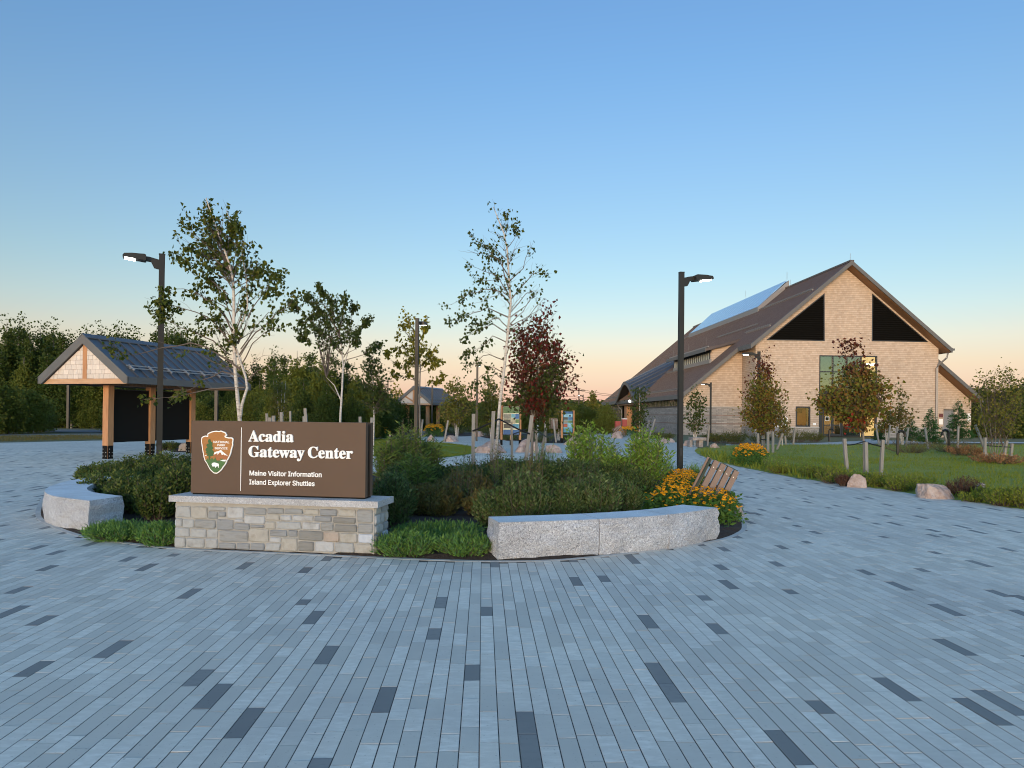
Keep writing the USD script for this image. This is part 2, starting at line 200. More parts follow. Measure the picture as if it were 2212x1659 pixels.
M = dict(
    paver=paver('paver_grey', (.53, .495, .435), (.70, .665, .60), .8), paver_dark=paver('paver_charcoal', (.20, .198, .19), (.1, .1, .1), .4),
    sand=mat('joint_sand', (.05, .048, .045), (.085, .08, .075), 60, .95),
    paving_far=courses('paving_far', 'yx', .33, .1, .004, (.49, .46, .41), (.56, .53, .475), (.21, .2, .18), .75),
    kerb=mat('kerb_stone', (.36, .35, .335), (.43, .42, .40), 5, .75, .002, 90, vary=.1),
    mulch=mat('bark_mulch', (.016, .011, .008), (.045, .03, .022), 22, .95, .03, 30),
    soil=mat('field_ground', (.06, .075, .025), (.13, .12, .055), .35, .95, .05, 6, c3=(.08, .11, .03)),
    lawn=mat('mown_lawn', (.10, .19, .025), (.15, .25, .04), 1.6, .9, .03, 25),
    lawn_rough=mat('rough_lawn', (.16, .20, .018), (.23, .26, .03), .6, .9, .04, 14, c3=(.25, .23, .05)),
    asphalt=mat('asphalt', (.1, .1, .105), (.14, .14, .145), 3, .9), gravel=mat('verge_gravel', (.17, .155, .13), (.26, .24, .21), 6, .95, .02),
    concrete=mat('concrete_walk', (.36, .36, .35), (.44, .44, .43), 2, .85),
    granite_rough=granite('granite_split', (.20, .21, .23), (.42, .43, .455), (.66, .68, .71), 95, .012), granite_cap=granite('granite_cap', (.26, .265, .28), (.40, .405, .42), (.56, .57, .59), 120, .001), granite_top=granite('granite_flamed', (.44, .46, .49), (.58, .6, .63), (.72, .74, .77), 140, .001),
    mortar=mat('mortar', (.30, .285, .26), (.36, .345, .315), 9, .95, .004, 60),
    boulder=mat('pink_boulder', (.24, .165, .135), (.44, .335, .285), 6.0, .9, .09, 8, c3=(.55, .47, .43)),
    boulder_grey=mat('grey_boulder', (.22, .19, .175), (.40, .355, .33), 3.5, .9, .05, 9),
    sign_brown=mat('sign_brown', (.092, .056, .036), (.1, .061, .04), 1.5, .6, .0004, 300, spec=.3), sign_edge=plain('sign_edge', (.19, .14, .1), .5), black=plain('black_panel', (.010, .009, .008), .85, spec=.15),
    white=plain('white_lettering', (.82, .82, .8), .5), emblem_brown=mat('emblem_brown', (.30, .115, .018), (.36, .15, .03), 12, .5, .003, 14), emblem_green=mat('emblem_green', (.02, .075, .018), (.05, .15, .03), 14, .5, .003, 20),
    emblem_tree=plain('emblem_tree', (.018, .085, .012), .5), emblem_hill=plain('emblem_hill', (.30, .1, .025), .5),
    pole=mat('lamp_bronze', (.016, .015, .0135), (.021, .0195, .017), 3, .45, metallic=.3), lamp_dark=plain('lamp_underside', (.02, .02, .022), .5), led=emit('led_lens', (1, .97, .88), 3.0),
    roof=mat('roof_metal', (.085, .064, .058), (.105, .08, .073), .8, .4, metallic=.35), roof_k=mat('roof_metal_shelter', (.10, .105, .115), (.12, .125, .135), 1.2, .36, metallic=.6),
    fascia=mat('fascia_metal', (.10, .098, .097), (.118, .115, .113), 1.5, .55, metallic=.1), gutter=plain('guard_metal', (.26, .245, .235), .5, .4), guard=plain('snow_rail', (.36, .37, .39), .4, .6),
    cedar=mat('cedar_timber', (.36, .165, .07), (.50, .25, .115), 2.5, .65, .002, 30, stretch=(9, 9, .8)), cedar_x=mat('cedar_board', (.42, .24, .13), (.54, .33, .19), 2.5, .65, .002, 30, stretch=(.8, .8, 9)),
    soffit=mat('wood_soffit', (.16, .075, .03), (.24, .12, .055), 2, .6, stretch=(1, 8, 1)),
    shingle=shingles('shingle_wall_front', 'x', .24, .178, (.45, .35, .27), (.55, .44, .35)), shingle_side=shingles('shingle_wall_side', 'y', .24, .178, (.45, .35, .27), (.55, .44, .35)),
    shingle_k=mat('shelter_shingle', (.55, .47, .40), (.68, .61, .54), 5, .85, .002, 40, stretch=(14, 14, 1.5), vary=.1),
    ashlar=courses('ashlar_front', 'xz', .55, .14, .012, (.36, .335, .31), (.24, .225, .21), (.14, .13, .12), off=.37), ashlar_side=courses('ashlar_side', 'yz', .45, .14, .012, (.33, .315, .3), (.23, .22, .21), (.15, .14, .135), off=.37),
    brickband=plain('reddish_band', (.22, .13, .1), .85), sill=plain('stone_sill', (.40, .38, .35), .8),
    louvre=plain('louvre_black', (.006, .006, .006), .9, spec=.1), frame=plain('window_frame', (.02, .02, .022), .45), glass=pane('window_glass', (.5, .56, .5), .10), glass_clear=pane('window_glass_clear', (.8, .8, .76), .0), glass_dark=pane('curtain_glass', (.35, .4, .36), .25),
    skylight=usdkit.material(stage, LK+'skylight_panel', {"p": ("principled_bsdf", {"base_color": (.35, .42, .5), "roughness": .12, "metallic": .65})}, [], surface="p.BSDF"),
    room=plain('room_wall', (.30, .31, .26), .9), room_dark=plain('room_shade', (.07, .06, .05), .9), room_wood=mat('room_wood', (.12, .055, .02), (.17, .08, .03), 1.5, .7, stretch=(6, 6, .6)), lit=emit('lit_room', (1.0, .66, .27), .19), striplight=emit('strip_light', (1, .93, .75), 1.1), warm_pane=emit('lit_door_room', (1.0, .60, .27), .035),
    door_grey=plain('door_grey', (.19, .19, .2), .6), maroon=plain('maroon_sign', (.12, .03, .03), .6), red=plain('red_metal', (.30, .035, .025), .45),
    birch=mat('birch_bark', (.62, .58, .53), (.5, .46, .41), 3.0, .8, .004, 20, stretch=(2.5, 2.5, 14), c3=(.16, .13, .11)), bark=mat('grey_bark', (.13, .115, .1), (.22, .2, .175), 6, .9, .006, 22, stretch=(3, 3, .8)), twig=mat('twig_brown', (.07, .05, .04), (.12, .09, .07), 6, .85), limb=mat('birch_limb', (.085, .062, .05), (.15, .12, .1), 5, .85),
    stake=mat('weathered_stake', (.19, .18, .165), (.29, .275, .255), 4, .9, .003, 30, stretch=(8, 8, .7)), strap=plain('black_strap', (.01, .01, .01), .6),
    slat=mat('brown_slat', (.20, .135, .105), (.235, .165, .13), 2, .6, stretch=(6, 6, .8)), greenframe=plain('green_frame', (.012, .035, .024), .4), screw=plain('bright_screw', (.8, .78, .72), .3, .8),
    petal=leafmat('rudbeckia_petal', [(.68, .27, .004), (.86, .40, .006), (.78, .33, .004)], .25, gain=1.12), cone=plain('flower_cone', (.018, .009, .006), .8),
    l_birch=leafmat('birch_leaf', [(.035, .055, .012), (.06, .08, .014), (.022, .042, .014), (.10, .105, .015)], .35, gain=1.35), l_birch2=leafmat('birch_leaf_dark', [(.03, .05, .016), (.05, .07, .018), (.02, .038, .016)], .3, gain=1.3),
    l_red=leafmat('red_maple_leaf', [(.085, .012, .014), (.06, .018, .012), (.12, .012, .02), (.05, .03, .012), (.045, .05, .014), (.16, .015, .022)], .3, gain=1.15), l_yellow=leafmat('yellow_maple_leaf', [(.16, .14, .012), (.11, .115, .014), (.2, .16, .016), (.07, .085, .014)], .35, gain=1.4),
    l_olive=leafmat('olive_maple_leaf', [(.05, .065, .014), (.075, .085, .016), (.1, .09, .02), (.12, .07, .022), (.09, .045, .022)], .3, gain=1.7), l_purple=leafmat('purple_maple_leaf', [(.085, .022, .022), (.06, .02, .02), (.11, .03, .022), (.08, .05, .02)], .3, gain=1.2), l_scarlet=leafmat('scarlet_maple_leaf', [(.26, .02, .03), (.2, .03, .02), (.14, .05, .02)], .3, gain=1.1),
    l_forest=leafmat('forest_leaf', [(.022, .035, .008), (.04, .052, .012), (.06, .062, .016), (.016, .028, .01)], .22), l_forest2=leafmat('forest_leaf_light', [(.05, .062, .013), (.08, .078, .018), (.035, .05, .012), (.1, .085, .03)], .25), l_spruce=leafmat('spruce_needle', [(.012, .04, .014), (.02, .06, .016), (.01, .03, .014)], .12),
    l_shrub=leafmat('dark_shrub_leaf', [(.016, .03, .012), (.026, .044, .014), (.04, .06, .018), (.075, .09, .028)], .25), l_sage=leafmat('sage_shrub_leaf', [(.014, .03, .012), (.03, .054, .022), (.044, .07, .032), (.075, .1, .052)], .25), l_sumac=leafmat('sumac_leaf', [(.04, .075, .02), (.065, .1, .025), (.09, .12, .04), (.03, .05, .02)], .35), l_willow=leafmat('bright_shrub_leaf', [(.06, .12, .02), (.09, .16, .03), (.045, .09, .02), (.15, .2, .06)], .35), l_brownish=leafmat('bronze_shrub_leaf', [(.05, .05, .018), (.07, .05, .022), (.04, .05, .018), (.09, .075, .03)], .25),
    l_juniper=leafmat('juniper_needle', [(.03, .075, .04), (.045, .1, .03), (.07, .13, .028), (.028, .06, .038)], .15), l_weed=leafmat('weed_leaf', [(.10, .13, .02), (.07, .1, .02), (.14, .15, .025), (.05, .08, .018)], .35), l_dry=leafmat('dry_leaf', [(.16, .085, .05), (.12, .06, .04), (.2, .12, .07)], .25), l_maroon=leafmat('maroon_leaf', [(.05, .022, .02), (.035, .02, .018), (.07, .035, .025)], .2), grass=leafmat('grass_blade', [(.16, .21, .02), (.22, .27, .03), (.29, .29, .05), (.13, .18, .02)], .45, gain=1.0), l_rud=leafmat('rudbeckia_leaf', [(.025, .06, .014), (.04, .085, .018), (.02, .045, .014)], .25),
)

# ================================================================ ground, paving, lawns
def gpoly(pts, z=0.0): return Polygon([tuple(G(x, y, z)[:2]) for x, y in pts]).buffer(0)
def smooth_ring(pts, n=6):                  # Catmull-Rom through a closed ring of 2D points
    p = np.array(pts, float); out = []
    for i in range(len(p)):
        a, b, c, d = p[i-1], p[i], p[(i+1) % len(p)], p[(i+2) % len(p)]
        for t in np.linspace(0, 1, n, endpoint=False):
            out.append(.5*((2*b)+(-a+c)*t+(2*a-5*b+4*c-d)*t*t+(-a+3*b-3*c+d)*t**3))
    return np.array(out)
def sheet(poly, z, step=None, bump=0.0, seed=1, edge=0.0, fz=3.0):
    """a surface over a 2D polygon, gently uneven, lower at its edge"""
    out = MB()
    for g in getattr(poly, 'geoms', [poly]):
        if step is None:
            m = trimesh.creation.triangulate_polygon(g, engine='earcut'); out.add(np.c_[m[0], np.full(len(m[0]), z)], m[1]); continue
        x0, y0, x1, y1 = g.bounds; X, Y = np.meshgrid(np.arange(x0, x1, step), np.arange(y0, y1, step))
        P = np.c_[X.ravel(), Y.ravel()]+np.random.default_rng(seed).uniform(-.2, .2, (X.size, 2))*step
        P = P[shapely.contains_xy(g.buffer(-step*.35), P[:, 0], P[:, 1])]
        b = g.exterior.segmentize(step); B = np.array(b.coords)[:-1]
        Q = np.vstack([B, P]); T = Delaunay(Q).simplices; c = Q[T].mean(1); T = T[shapely.contains_xy(g, c[:, 0], c[:, 1])]
        h = z+bump*(meshkit.fbm(np.c_[Q*fz, np.zeros(len(Q))], 3, seed)-.4); h[:len(B)] = z-edge
        a = Q[T]; s = (a[:, 1, 0]-a[:, 0, 0])*(a[:, 2, 1]-a[:, 0, 1])-(a[:, 1, 1]-a[:, 0, 1])*(a[:, 2, 0]-a[:, 0, 0]); T[s < 0] = T[s < 0][:, ::-1]
        out.add(np.c_[Q, h], T)
    return out
obj('ground', sheet(sbox(-900, -60, 900, 1500), -.06), M['soil'], kind='structure')

PAVE = gpoly([(-2600, 1900), (3900, 1900), (3900, 1420), (2700, 1186), (2212, 1100.6), (1984, 1068), (1881, 1053.5), (1728, 1034), (1660, 1021), (1600, 1009), (1560, 1000), (1527, 990), (1506, 980), (1500, 974), (1507, 968), (1506, 963), (1480, 958.5), (1440, 953), (1400, 946), (1375, 940), (1357, 934), (1345, 931),
              (1330, 930), (1312, 929), (1290, 930), (1262, 934), (1235, 937.5), (1180, 938), (1120, 938.5), (1050, 936.5), (1000, 936), (950, 932), (900, 928.5), (870, 929), (850, 932), (800, 936), (700, 941), (560, 946), (440, 948), (330, 949.5), (225, 951.5), (0, 956.5), (-300, 963), (-900, 985), (-2600, 1050), (-2600, 1900)])
ISL_PX = [(79, 1119), (96, 1131), (130, 1146), (180, 1161), (270, 1174), (380, 1186), (600, 1196), (810, 1205.5), (940, 1211), (1065, 1214), (1190, 1212), (1300, 1203), (1450, 1186), (1548, 1169.5), (1590, 1158), (1613, 1143), (1610, 1127), (1597, 1113),
          (1590, 1095), (1592, 1078), (1585, 1064), (1550, 1046), (1500, 1036), (1440, 1030), (1300, 1026), (1100, 1024), (900, 1022), (700, 1022), (520, 1022), (380, 1022), (270, 1025), (190, 1033), (135, 1046), (95, 1070), (78, 1100)]
ISL = Polygon(smooth_ring([G(*p)[:2] for p in ISL_PX])).buffer(0)
LAWN_C = Polygon(smooth_ring([G(*p)[:2] for p in [(690, 968), (806, 986), (880, 992), (960, 988.5), (1010, 982), (1040, 975), (1033, 969), (1012, 964), (960, 958), (912, 955), (870, 949), (806, 950), (730, 955)]]))
BED_K = Polygon(smooth_ring([G(*p)[:2] for p in [(350, 968), (372, 976), (408, 977), (470, 976), (560, 972), (560, 962), (470, 957), (380, 957), (352, 960)]]))
BED_A = Polygon(smooth_ring([G(*p)[:2] for p in [(1035, 941), (1060, 948), (1110, 951.5), (1160, 956), (1215, 957.5), (1255, 954), (1262, 945), (1230, 940), (1160, 939), (1080, 938)]]))
BED_B = Polygon(smooth_ring([G(*p)[:2] for p in [(806, 944), (860, 947), (900, 943), (960, 943.5), (1015, 942), (1040, 939), (990, 934), (900, 933), (830, 936)]]))
holes = [ISL, LAWN_C, BED_K, BED_A, BED_B]
YFAR = 31.0
pv = PAVE
for h in holes: pv = pv.difference(h.buffer(-.06))
near = pv.intersection(sbox(-60, -1.0, 60, YFAR)); far = pv.intersection(sbox(-200, YFAR, 200, 200))
pave = thing('pavement', None, None, (0, 0, 0), kind='structure')
obj('joint_sand', sheet(near, -.0022), M['sand'], pave)
obj('far_paving', sheet(far, 0.0), M['paving_far'], pave, kind='stuff')
rng = np.random.default_rng(7)
xs0, ys0, xs1, ys1 = near.bounds
R = []
PITCHX = .1
for i in range(int(math.floor(max(xs0, -30)/PITCHX)), int(math.ceil(min(xs1, 30)/PITCHX))):
    n = 170; L = rng.choice([.19, .285, .38], n, p=[.22, .33, .45]); e = np.cumsum(L)+1.0-rng.uniform(0, .38); s = np.r_[e[0]-L[0], e[:-1]]
    k = (s < YFAR) & (e > 1.2); R.append(np.c_[np.full(k.sum(), i*PITCHX+.0003*rng.normal()), s[k], e[k]])
R = np.vstack(R); R[:, 2] = np.minimum(R[:, 2], YFAR)
cx, cy = R[:, 0]+PITCHX/2, (R[:, 1]+R[:, 2])/2
# keep what can be seen and lies on the plaza
rel = np.c_[cx, cy]; dep = cx*FW[0]+cy*FW[1]; lat = (cx*RT[0]+cy*RT[1])/np.maximum(dep, .1)
k = shapely.contains_xy(near, cx, cy) & (np.abs(lat) < 1.12) & (dep > 1.6)
R, cx, cy, dep, lat = R[k], cx[k], cy[k], dep[k], lat[k]
kind = np.zeros(len(R), bool); cell = {}
for i in rng.permutation(len(R)): cell.setdefault((int(cx[i]//.72), int((cy[i]+.45*(int(cx[i]//.72) % 2))//.95)), i)
for i in cell.values(): kind[i] = rng.random() < .85
hz = rng.normal(0, .0003, len(R)); tl = rng.normal(0, .0006, (len(R), 2))
order = np.argsort(np.where((np.abs(lat) < .73) & (dep > 3.25), dep, 99+dep)); single = np.zeros(len(R), bool); single[order[:300]] = True
def pavers(ix, bevel):
    g = .0029; out = MB()
    for q in ([ix] if not bevel else [[i] for i in ix]):
        x0, x1, y0, y1 = R[q, 0]+g, R[q, 0]+PITCHX-g, R[q, 1]+.0021, R[q, 2]-.0021
        n = len(x0); b = .0014 if bevel else 0.
        z = hz[q]; corner = lambda ax, ay, sx, sy: np.c_[ax, ay, z+tl[q, 0]*(sx*.5)+tl[q, 1]*(sy*.5)]
        tops = [corner(x0+b, y0+b, -1, -1), corner(x1-b, y0+b, 1, -1), corner(x1-b, y1-b, 1, 1), corner(x0+b, y1-b, -1, 1)]
        rings = [tops]
        if bevel: rings.append([corner(x0, y0, -1, -1)-[0, 0, b], corner(x1, y0, 1, -1)-[0, 0, b], corner(x1, y1, 1, 1)-[0, 0, b], corner(x0, y1, -1, 1)-[0, 0, b]])
        rings.append([np.c_[c[:, :2], np.full(n, -.03)] for c in rings[-1]])
        V = np.stack([c for r in rings for c in r], 1); m = V.shape[1]
        F = [[0, 1, 2, 3]]
        for r in range(len(rings)-1):
            for c in range(4): F.append([r*4+c, r*4+4+c, r*4+4+(c+1) % 4, r*4+(c+1) % 4])
        F = (np.array(F)[None]+np.arange(n)[:, None, None]*m).reshape(-1, 4)
        out.add(V.reshape(-1, 3), F)
    return out
for i in np.nonzero(single)[0]: obj('paver', pavers([i], True), M['paver_dark' if kind[i] else 'paver'], pave)
ix = np.nonzero(~single & ~kind)[0]; obj('paver_field', pavers(ix, False), M['paver'], pave, kind='stuff', isl=8)
ix = np.nonzero(~single & kind)[0]; obj('charcoal_paver_field', pavers(ix, False), M['paver_dark'], pave, kind='stuff', isl=8)

# the planting island and its kerb of single stones
bed = thing('planting_bed', None, None, (0, 0, 0), kind='structure')
obj('mulch', sheet(ISL.buffer(-.07), .03, .16, .07, 3, .028), M['mulch'], bed)
ring = ISL.exterior; per = ring.length; nk = int(per/.30)
for i in range(nk):
    a, b = (i+.006)/nk*per, (i+.994)/nk*per
    o0, o1 = np.array(ring.interpolate(a).coords[0]), np.array(ring.interpolate(b).coords[0])
    c = np.array([ISL.centroid.x, ISL.centroid.y]); d = (o1-o0)/np.linalg.norm(o1-o0); nn = np.array([-d[1], d[0]])
    if np.dot(nn, c-(o0+o1)/2) < 0: nn = -nn
    if i % 1 == 0 and (o0[1] > 14.5 and -6 < o0[0] < 4.0): continue      # behind the shrubs, out of sight
    q = Polygon([o0, o1, o1+nn*.125, o0+nn*.125])
    if not q.exterior.is_ccw: q = Polygon(list(q.exterior.coords)[::-1])
    obj('kerb_stone', MB().prism(q, (0, 0, -.05), (1, 0, 0), (0, 1, 0), (0, 0, 1), .0525+.001*rng.random()), M['kerb'], bed)
lc = obj('central_lawn', sheet(LAWN_C, .025, .8, .05, 5, .02, .5), M['lawn'], kind='structure')
for nm, b, s in (('shelter_bed', BED_K, 8), ('panel_bed', BED_A, 9), ('far_bed', BED_B, 10)):
    obj(nm, sheet(b, .03, .5, .12, s, .025, 1.0), M['mulch'], kind='structure')
LAWN_R = gpoly([(3900, 1420), (2700, 1186), (2212, 1100.6), (1984, 1068), (1881, 1053.5), (1728, 1034), (1660, 1021), (1600, 1009), (1560, 1000), (1527, 990), (1506, 980), (1500, 974), (1507, 968), (1530, 966), (1570, 962), (1640, 960), (1800, 960), (2000, 961), (2212, 961), (2700, 964), (3900, 968)])
obj('right_lawn', sheet(LAWN_R, -.004, 1.1, .10, 6, .0, .35), M['lawn_rough'], kind='structure')
obj('concrete_walk', sheet(Polygon([G(*p)[:2] for p in [(1568, 958.5), (1640, 958.5), (1770, 956), (1862, 951.5), (1868, 948), (1900, 948), (1915, 951), (2100, 954), (2330, 955), (2330, 957), (2100, 956.6), (1880, 957.8), (1770, 960.5), (1640, 962), (1568, 962)]]), -.02), M['concrete'], kind='structure')
obj('road', sheet(sbox(-190, 58.0, 6, 66.5), -.02), M['asphalt'], kind='structure')
obj('road_verge', sheet(Polygon([G(*p)[:2] for p in [(-900, 940), (0, 938), (225, 935.5), (500, 933), (500, 936.5), (225, 941), (0, 944), (-900, 948)]]), -.03), M['gravel'], kind='structure')

# ================================================================ the visitor building
YF, YW, YE = 66.0, 69.5, 114.5
XL = AY(1632, 800, YF)[0]; XR = AY(2027, 800, YF)[0]; XA, _, ZA = AY(1840, 563, YF-1.1)
p0 = AY(1626, 746, YF-1.1); SLOPE = (ZA-p0[2]-.25)/(XA-p0[0])
zroof = lambda x: ZA-SLOPE*abs(x-XA)              # top of the roof
XWL = YW*math.tan(math.atan((1476-1106)/FOC)+YAW); XWR = AY(2098, 860, YW)[0]
XEL = AY(1475, 860, YW-1)[0]-.2; XER = AY(2119, 862, YW-1)[0]; XML, XMR = p0[0]-.1, AY(2055, 752, YF-1.1)[0]
TH = .42
bld = thing('visitor_center_building', 'large shingled gable building with dark louvres, metal roof and stone base', 'building', (XA, YF, 0))
EX, EZ, EY = (1, 0, 0), (0, 0, 1), (0, 1, 0)
def P2(px, py, Y=YF): p = AY(px, py, Y); return (p[0], p[2])
def clampz(pts): return [(x, max(z, 0)) for x, z in pts]
wall = Polygon([(XL, -.1), (XR, -.1), (XR, zroof(XR)-TH), (XA, ZA-TH-.05), (XL, zroof(XL)-TH)])
def rectp(x0, y0, x1, y1, Y=YF):
    a, b = P2(x0, y0, Y), P2(x1, y1, Y); c, d = P2(x0, y1, Y), P2(x1, y0, Y)
    return sbox((a[0]+c[0])/2, (c[1]+b[1])/2, (b[0]+d[0])/2, (a[1]+d[1])/2)
WIN = rectp(1769.5, 768, 1894.6, 847); W0, WZ0, W1, WZ1 = WIN.bounds; WIN = sbox(W0, -.1, W1, WZ1)
SW = rectp(1718.8, 878.2, 1750.3, 922)
LV1 = Polygon([P2(1654.6, 734.9), P2(1781.2, 633.3), P2(1781.4, 736.3)]); LV2 = Polygon([P2(1883.8, 633.9), P2(1883.2, 737.3), P2(2005.4, 739.0)])
def flat_base(pg): b = pg.bounds; return Polygon([(x, b[1] if z < b[1]+.4 else z) for x, z in pg.exterior.coords])
LV1, LV2 = flat_base(LV1), flat_base(LV2)
shing = wall.difference(WIN).difference(SW).difference(LV1).difference(LV2)
ZB = P2(1700, 923)[1]
wl = obj('gable_wall', MB().prism(shing.difference(sbox(XL-1, -1, XR+1, ZB)), (0, YF, 0), EX, EZ, EY, .3), M['shingle'], bld)
for g in shing.intersection(sbox(XL-1, -1, XR+1, ZB)).geoms: obj('stone_plinth', MB().prism(g, (0, YF-.06, 0), EX, EZ, EY, .3), M['ashlar'], bld)
for g in shing.intersection(sbox(XL-1, ZB-.05, XR+1, ZB+.06)).geoms: obj('plinth_sill', MB().prism(g, (0, YF-.12, 0), EX, EZ, EY, .2), M['sill'], bld)
for lv in (LV1, LV2):
    b = lv.bounds; pl = obj('louvre', MB().prism(lv, (0, YF+.2, 0), EX, EZ, EY, .08), M['louvre'], bld)
    z = b[1]+.06; m = MB()
    while z < b[3]-.1:
        s = lv.intersection(sbox(b[0], z, b[2], z+.02))
        if not s.is_empty: q = s.bounds; m.bar((q[0], YF+.06, z), (q[2], YF+.06, z), .15, .025, (0, .8, 1))
        z += .2
    obj('blade', m, M['louvre'], pl, kind='stuff')
    fr = lv.difference(lv.buffer(-.09, join_style=2)); obj('louvre_frame', MB().prism(fr, (0, YF-.03, 0), EX, EZ, EY, .2), M['frame'], pl)
# tall window and doors
wcol = [W0]+[AY(x, 800, YF)[0] for x in (1799.5, 1829.7, 1860.3)]+[W1]
ZT, ZS0, ZS1 = P2(1800, 803)[1], P2(1800, 848)[1], P2(1800, 882)[1]
tw = obj('window', MB().prism(sbox(W0, ZS0, W1, WZ1).difference(sbox(W0+.1, ZS0+.1, W1-.1, WZ1-.1)), (0, YF-.02, 0), EX, EZ, EY, .22), M['frame'], bld)
for x in wcol[1:-1]: obj('mullion', MB().span((x-.06, YF, ZS0+.1), (x+.06, YF+.18, WZ1-.1)), M['frame'], tw)
for i in range(4):
    a, b = wcol[i]+(.1 if i == 0 else .06), wcol[i+1]-(.1 if i == 3 else .06)
    obj('transom', MB().span((a, YF+.01, ZT-.05), (b, YF+.17, ZT+.05)), M['frame'], tw)
    for z0, z1 in ((ZS0+.1, ZT-.05), (ZT+.05, WZ1-.1)): obj('pane', MB().span((a, YF+.09, z0), (b, YF+.11, z1)), M['glass_clear' if i == 3 else 'glass'], tw)
obj('spandrel', MB().span((W0, YF+.02, ZS1), (wcol[3]-.06, YF+.2, ZS0)), M['frame'], bld)
en = obj('entrance', MB().prism(sbox(W0, 0, W1, ZS1).difference(sbox(W0+.3, .0, W1-.1, ZS1-.12)), (0, YF-.02, 0), EX, EZ, EY, .22), M['frame'], bld)
dx = [AY(x, 900, YF)[0] for x in (1777.5, 1798.5, 1812, 1829, 1860.3)]
for a, b in ((dx[0], dx[1]), (dx[1], dx[2]+.25)):
    d = MB().prism(sbox(a, .02, b, ZS1-.12).difference(sbox(a+.12, .25, b-.12, 1.02)).difference(sbox(a+.12, 1.12, b-.12, ZS1-.28)), (0, YF, 0), EX, EZ, EY, .09)
    d = obj('door', d, M['frame'], bld)
    obj('door_glass', MB().span((a+.12, YF+.04, .25), (b-.12, YF+.05, 1.02)), M['glass_clear'], d); obj('door_glass', MB().span((a+.12, YF+.04, 1.12), (b-.12, YF+.05, ZS1-.28)), M['glass_clear'], d)
    obj('door_handle', MB().tube([(b-.2, YF-.05, .95), (b-.2, YF-.05, 1.25)], .02, 6), M['gutter'], d)
pc = AY(1786.5, 904.5, YF); obj('door_notice', MB().span((pc[0]-.2, YF-.012, pc[2]-.19), (pc[0]+.2, YF-.003, pc[2]+.19)), M['white'], bld)
obj('notice_print', MB().span((pc[0]-.16, YF-.02, pc[2]-.15), (pc[0]+.16, YF-.013, pc[2]+.15)), M['black'], bld)
for a, b, mm in ((dx[2]+.3, wcol[3]-.06, 'glass'), (wcol[3]+.06, W1-.1, 'glass_clear')):
    sl = obj('side_light', MB().prism(sbox(a, .02, b, ZS1-.12 if mm == 'glass' else ZS0).difference(sbox(a+.08, .1, b-.08, (ZS1 if mm == 'glass' else ZS0)-.22)), (0, YF+.01, 0), EX, EZ, EY, .14), M['frame'], bld)
    obj('pane', MB().span((a+.08, YF+.08, .1), (b-.08, YF+.1, (ZS1 if mm == 'glass' else ZS0)-.22)), M[mm], sl)
# what stands behind the glass
obj('lit_stairwell', MB().prism(sbox(wcol[3]+.42, 0, W1+.7, WZ1+.1), (0, YF+.95, 0), EX, EZ, EY, .1), M['lit'], bld)
obj('room_wall', MB().prism(sbox(W0-.3, ZS1, wcol[3]+.4, WZ1+.1), (0, YF+.97, 0), EX, EZ, EY, .1), M['room'], bld)
obj('lobby_wall', MB().prism(sbox(W0-.3, 0, dx[2]+.4, ZS1), (0, YF+1.6, 0), EX, EZ, EY, .1), M['warm_pane'], bld)
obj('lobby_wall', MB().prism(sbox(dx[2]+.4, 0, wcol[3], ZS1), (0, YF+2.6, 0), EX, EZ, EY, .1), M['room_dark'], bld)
for z in (P2(1880, 786)[1], P2(1880, 866)[1]): obj('strip_light', MB().span((W1-.55, YF+.7, z-.1), (W1+.15, YF+.9, z+.1)), M['striplight'], bld)
x0, z0, x1, z1 = SW.bounds
sw = obj('window', MB().prism(SW.difference(SW.buffer(-.12, join_style=2)), (0, YF-.02, 0), EX, EZ, EY, .2), M['frame'], bld)
obj('pane', MB().span((x0+.12, YF+.08, z0+.12), (x1-.12, YF+.1, z1-.12)), M['glass_clear'], sw)
obj('room_wall', MB().span((x0-.3, YF+1.5, z0-.3), (x1+.3, YF+1.6, z1+.3)), M['room_wood'], bld)
obj('room_cabinet', MB().span((x1-.95, YF+1.2, z1-.6), (x1-.25, YF+1.45, z1-.2)), M['black'], bld)
obj('room_light', MB().span((x0-.2, YF+1.3, z0-.2), (x0+.42, YF+1.4, z1+.2)), M['warm_pane'], bld)
q = P2(1759, 916); ob = obj('wall_outlet', MB().span((q[0]-.14, YF-.06, q[1]-.1), (q[0]+.14, YF-.003, q[1]+.1)), M['white'], bld)
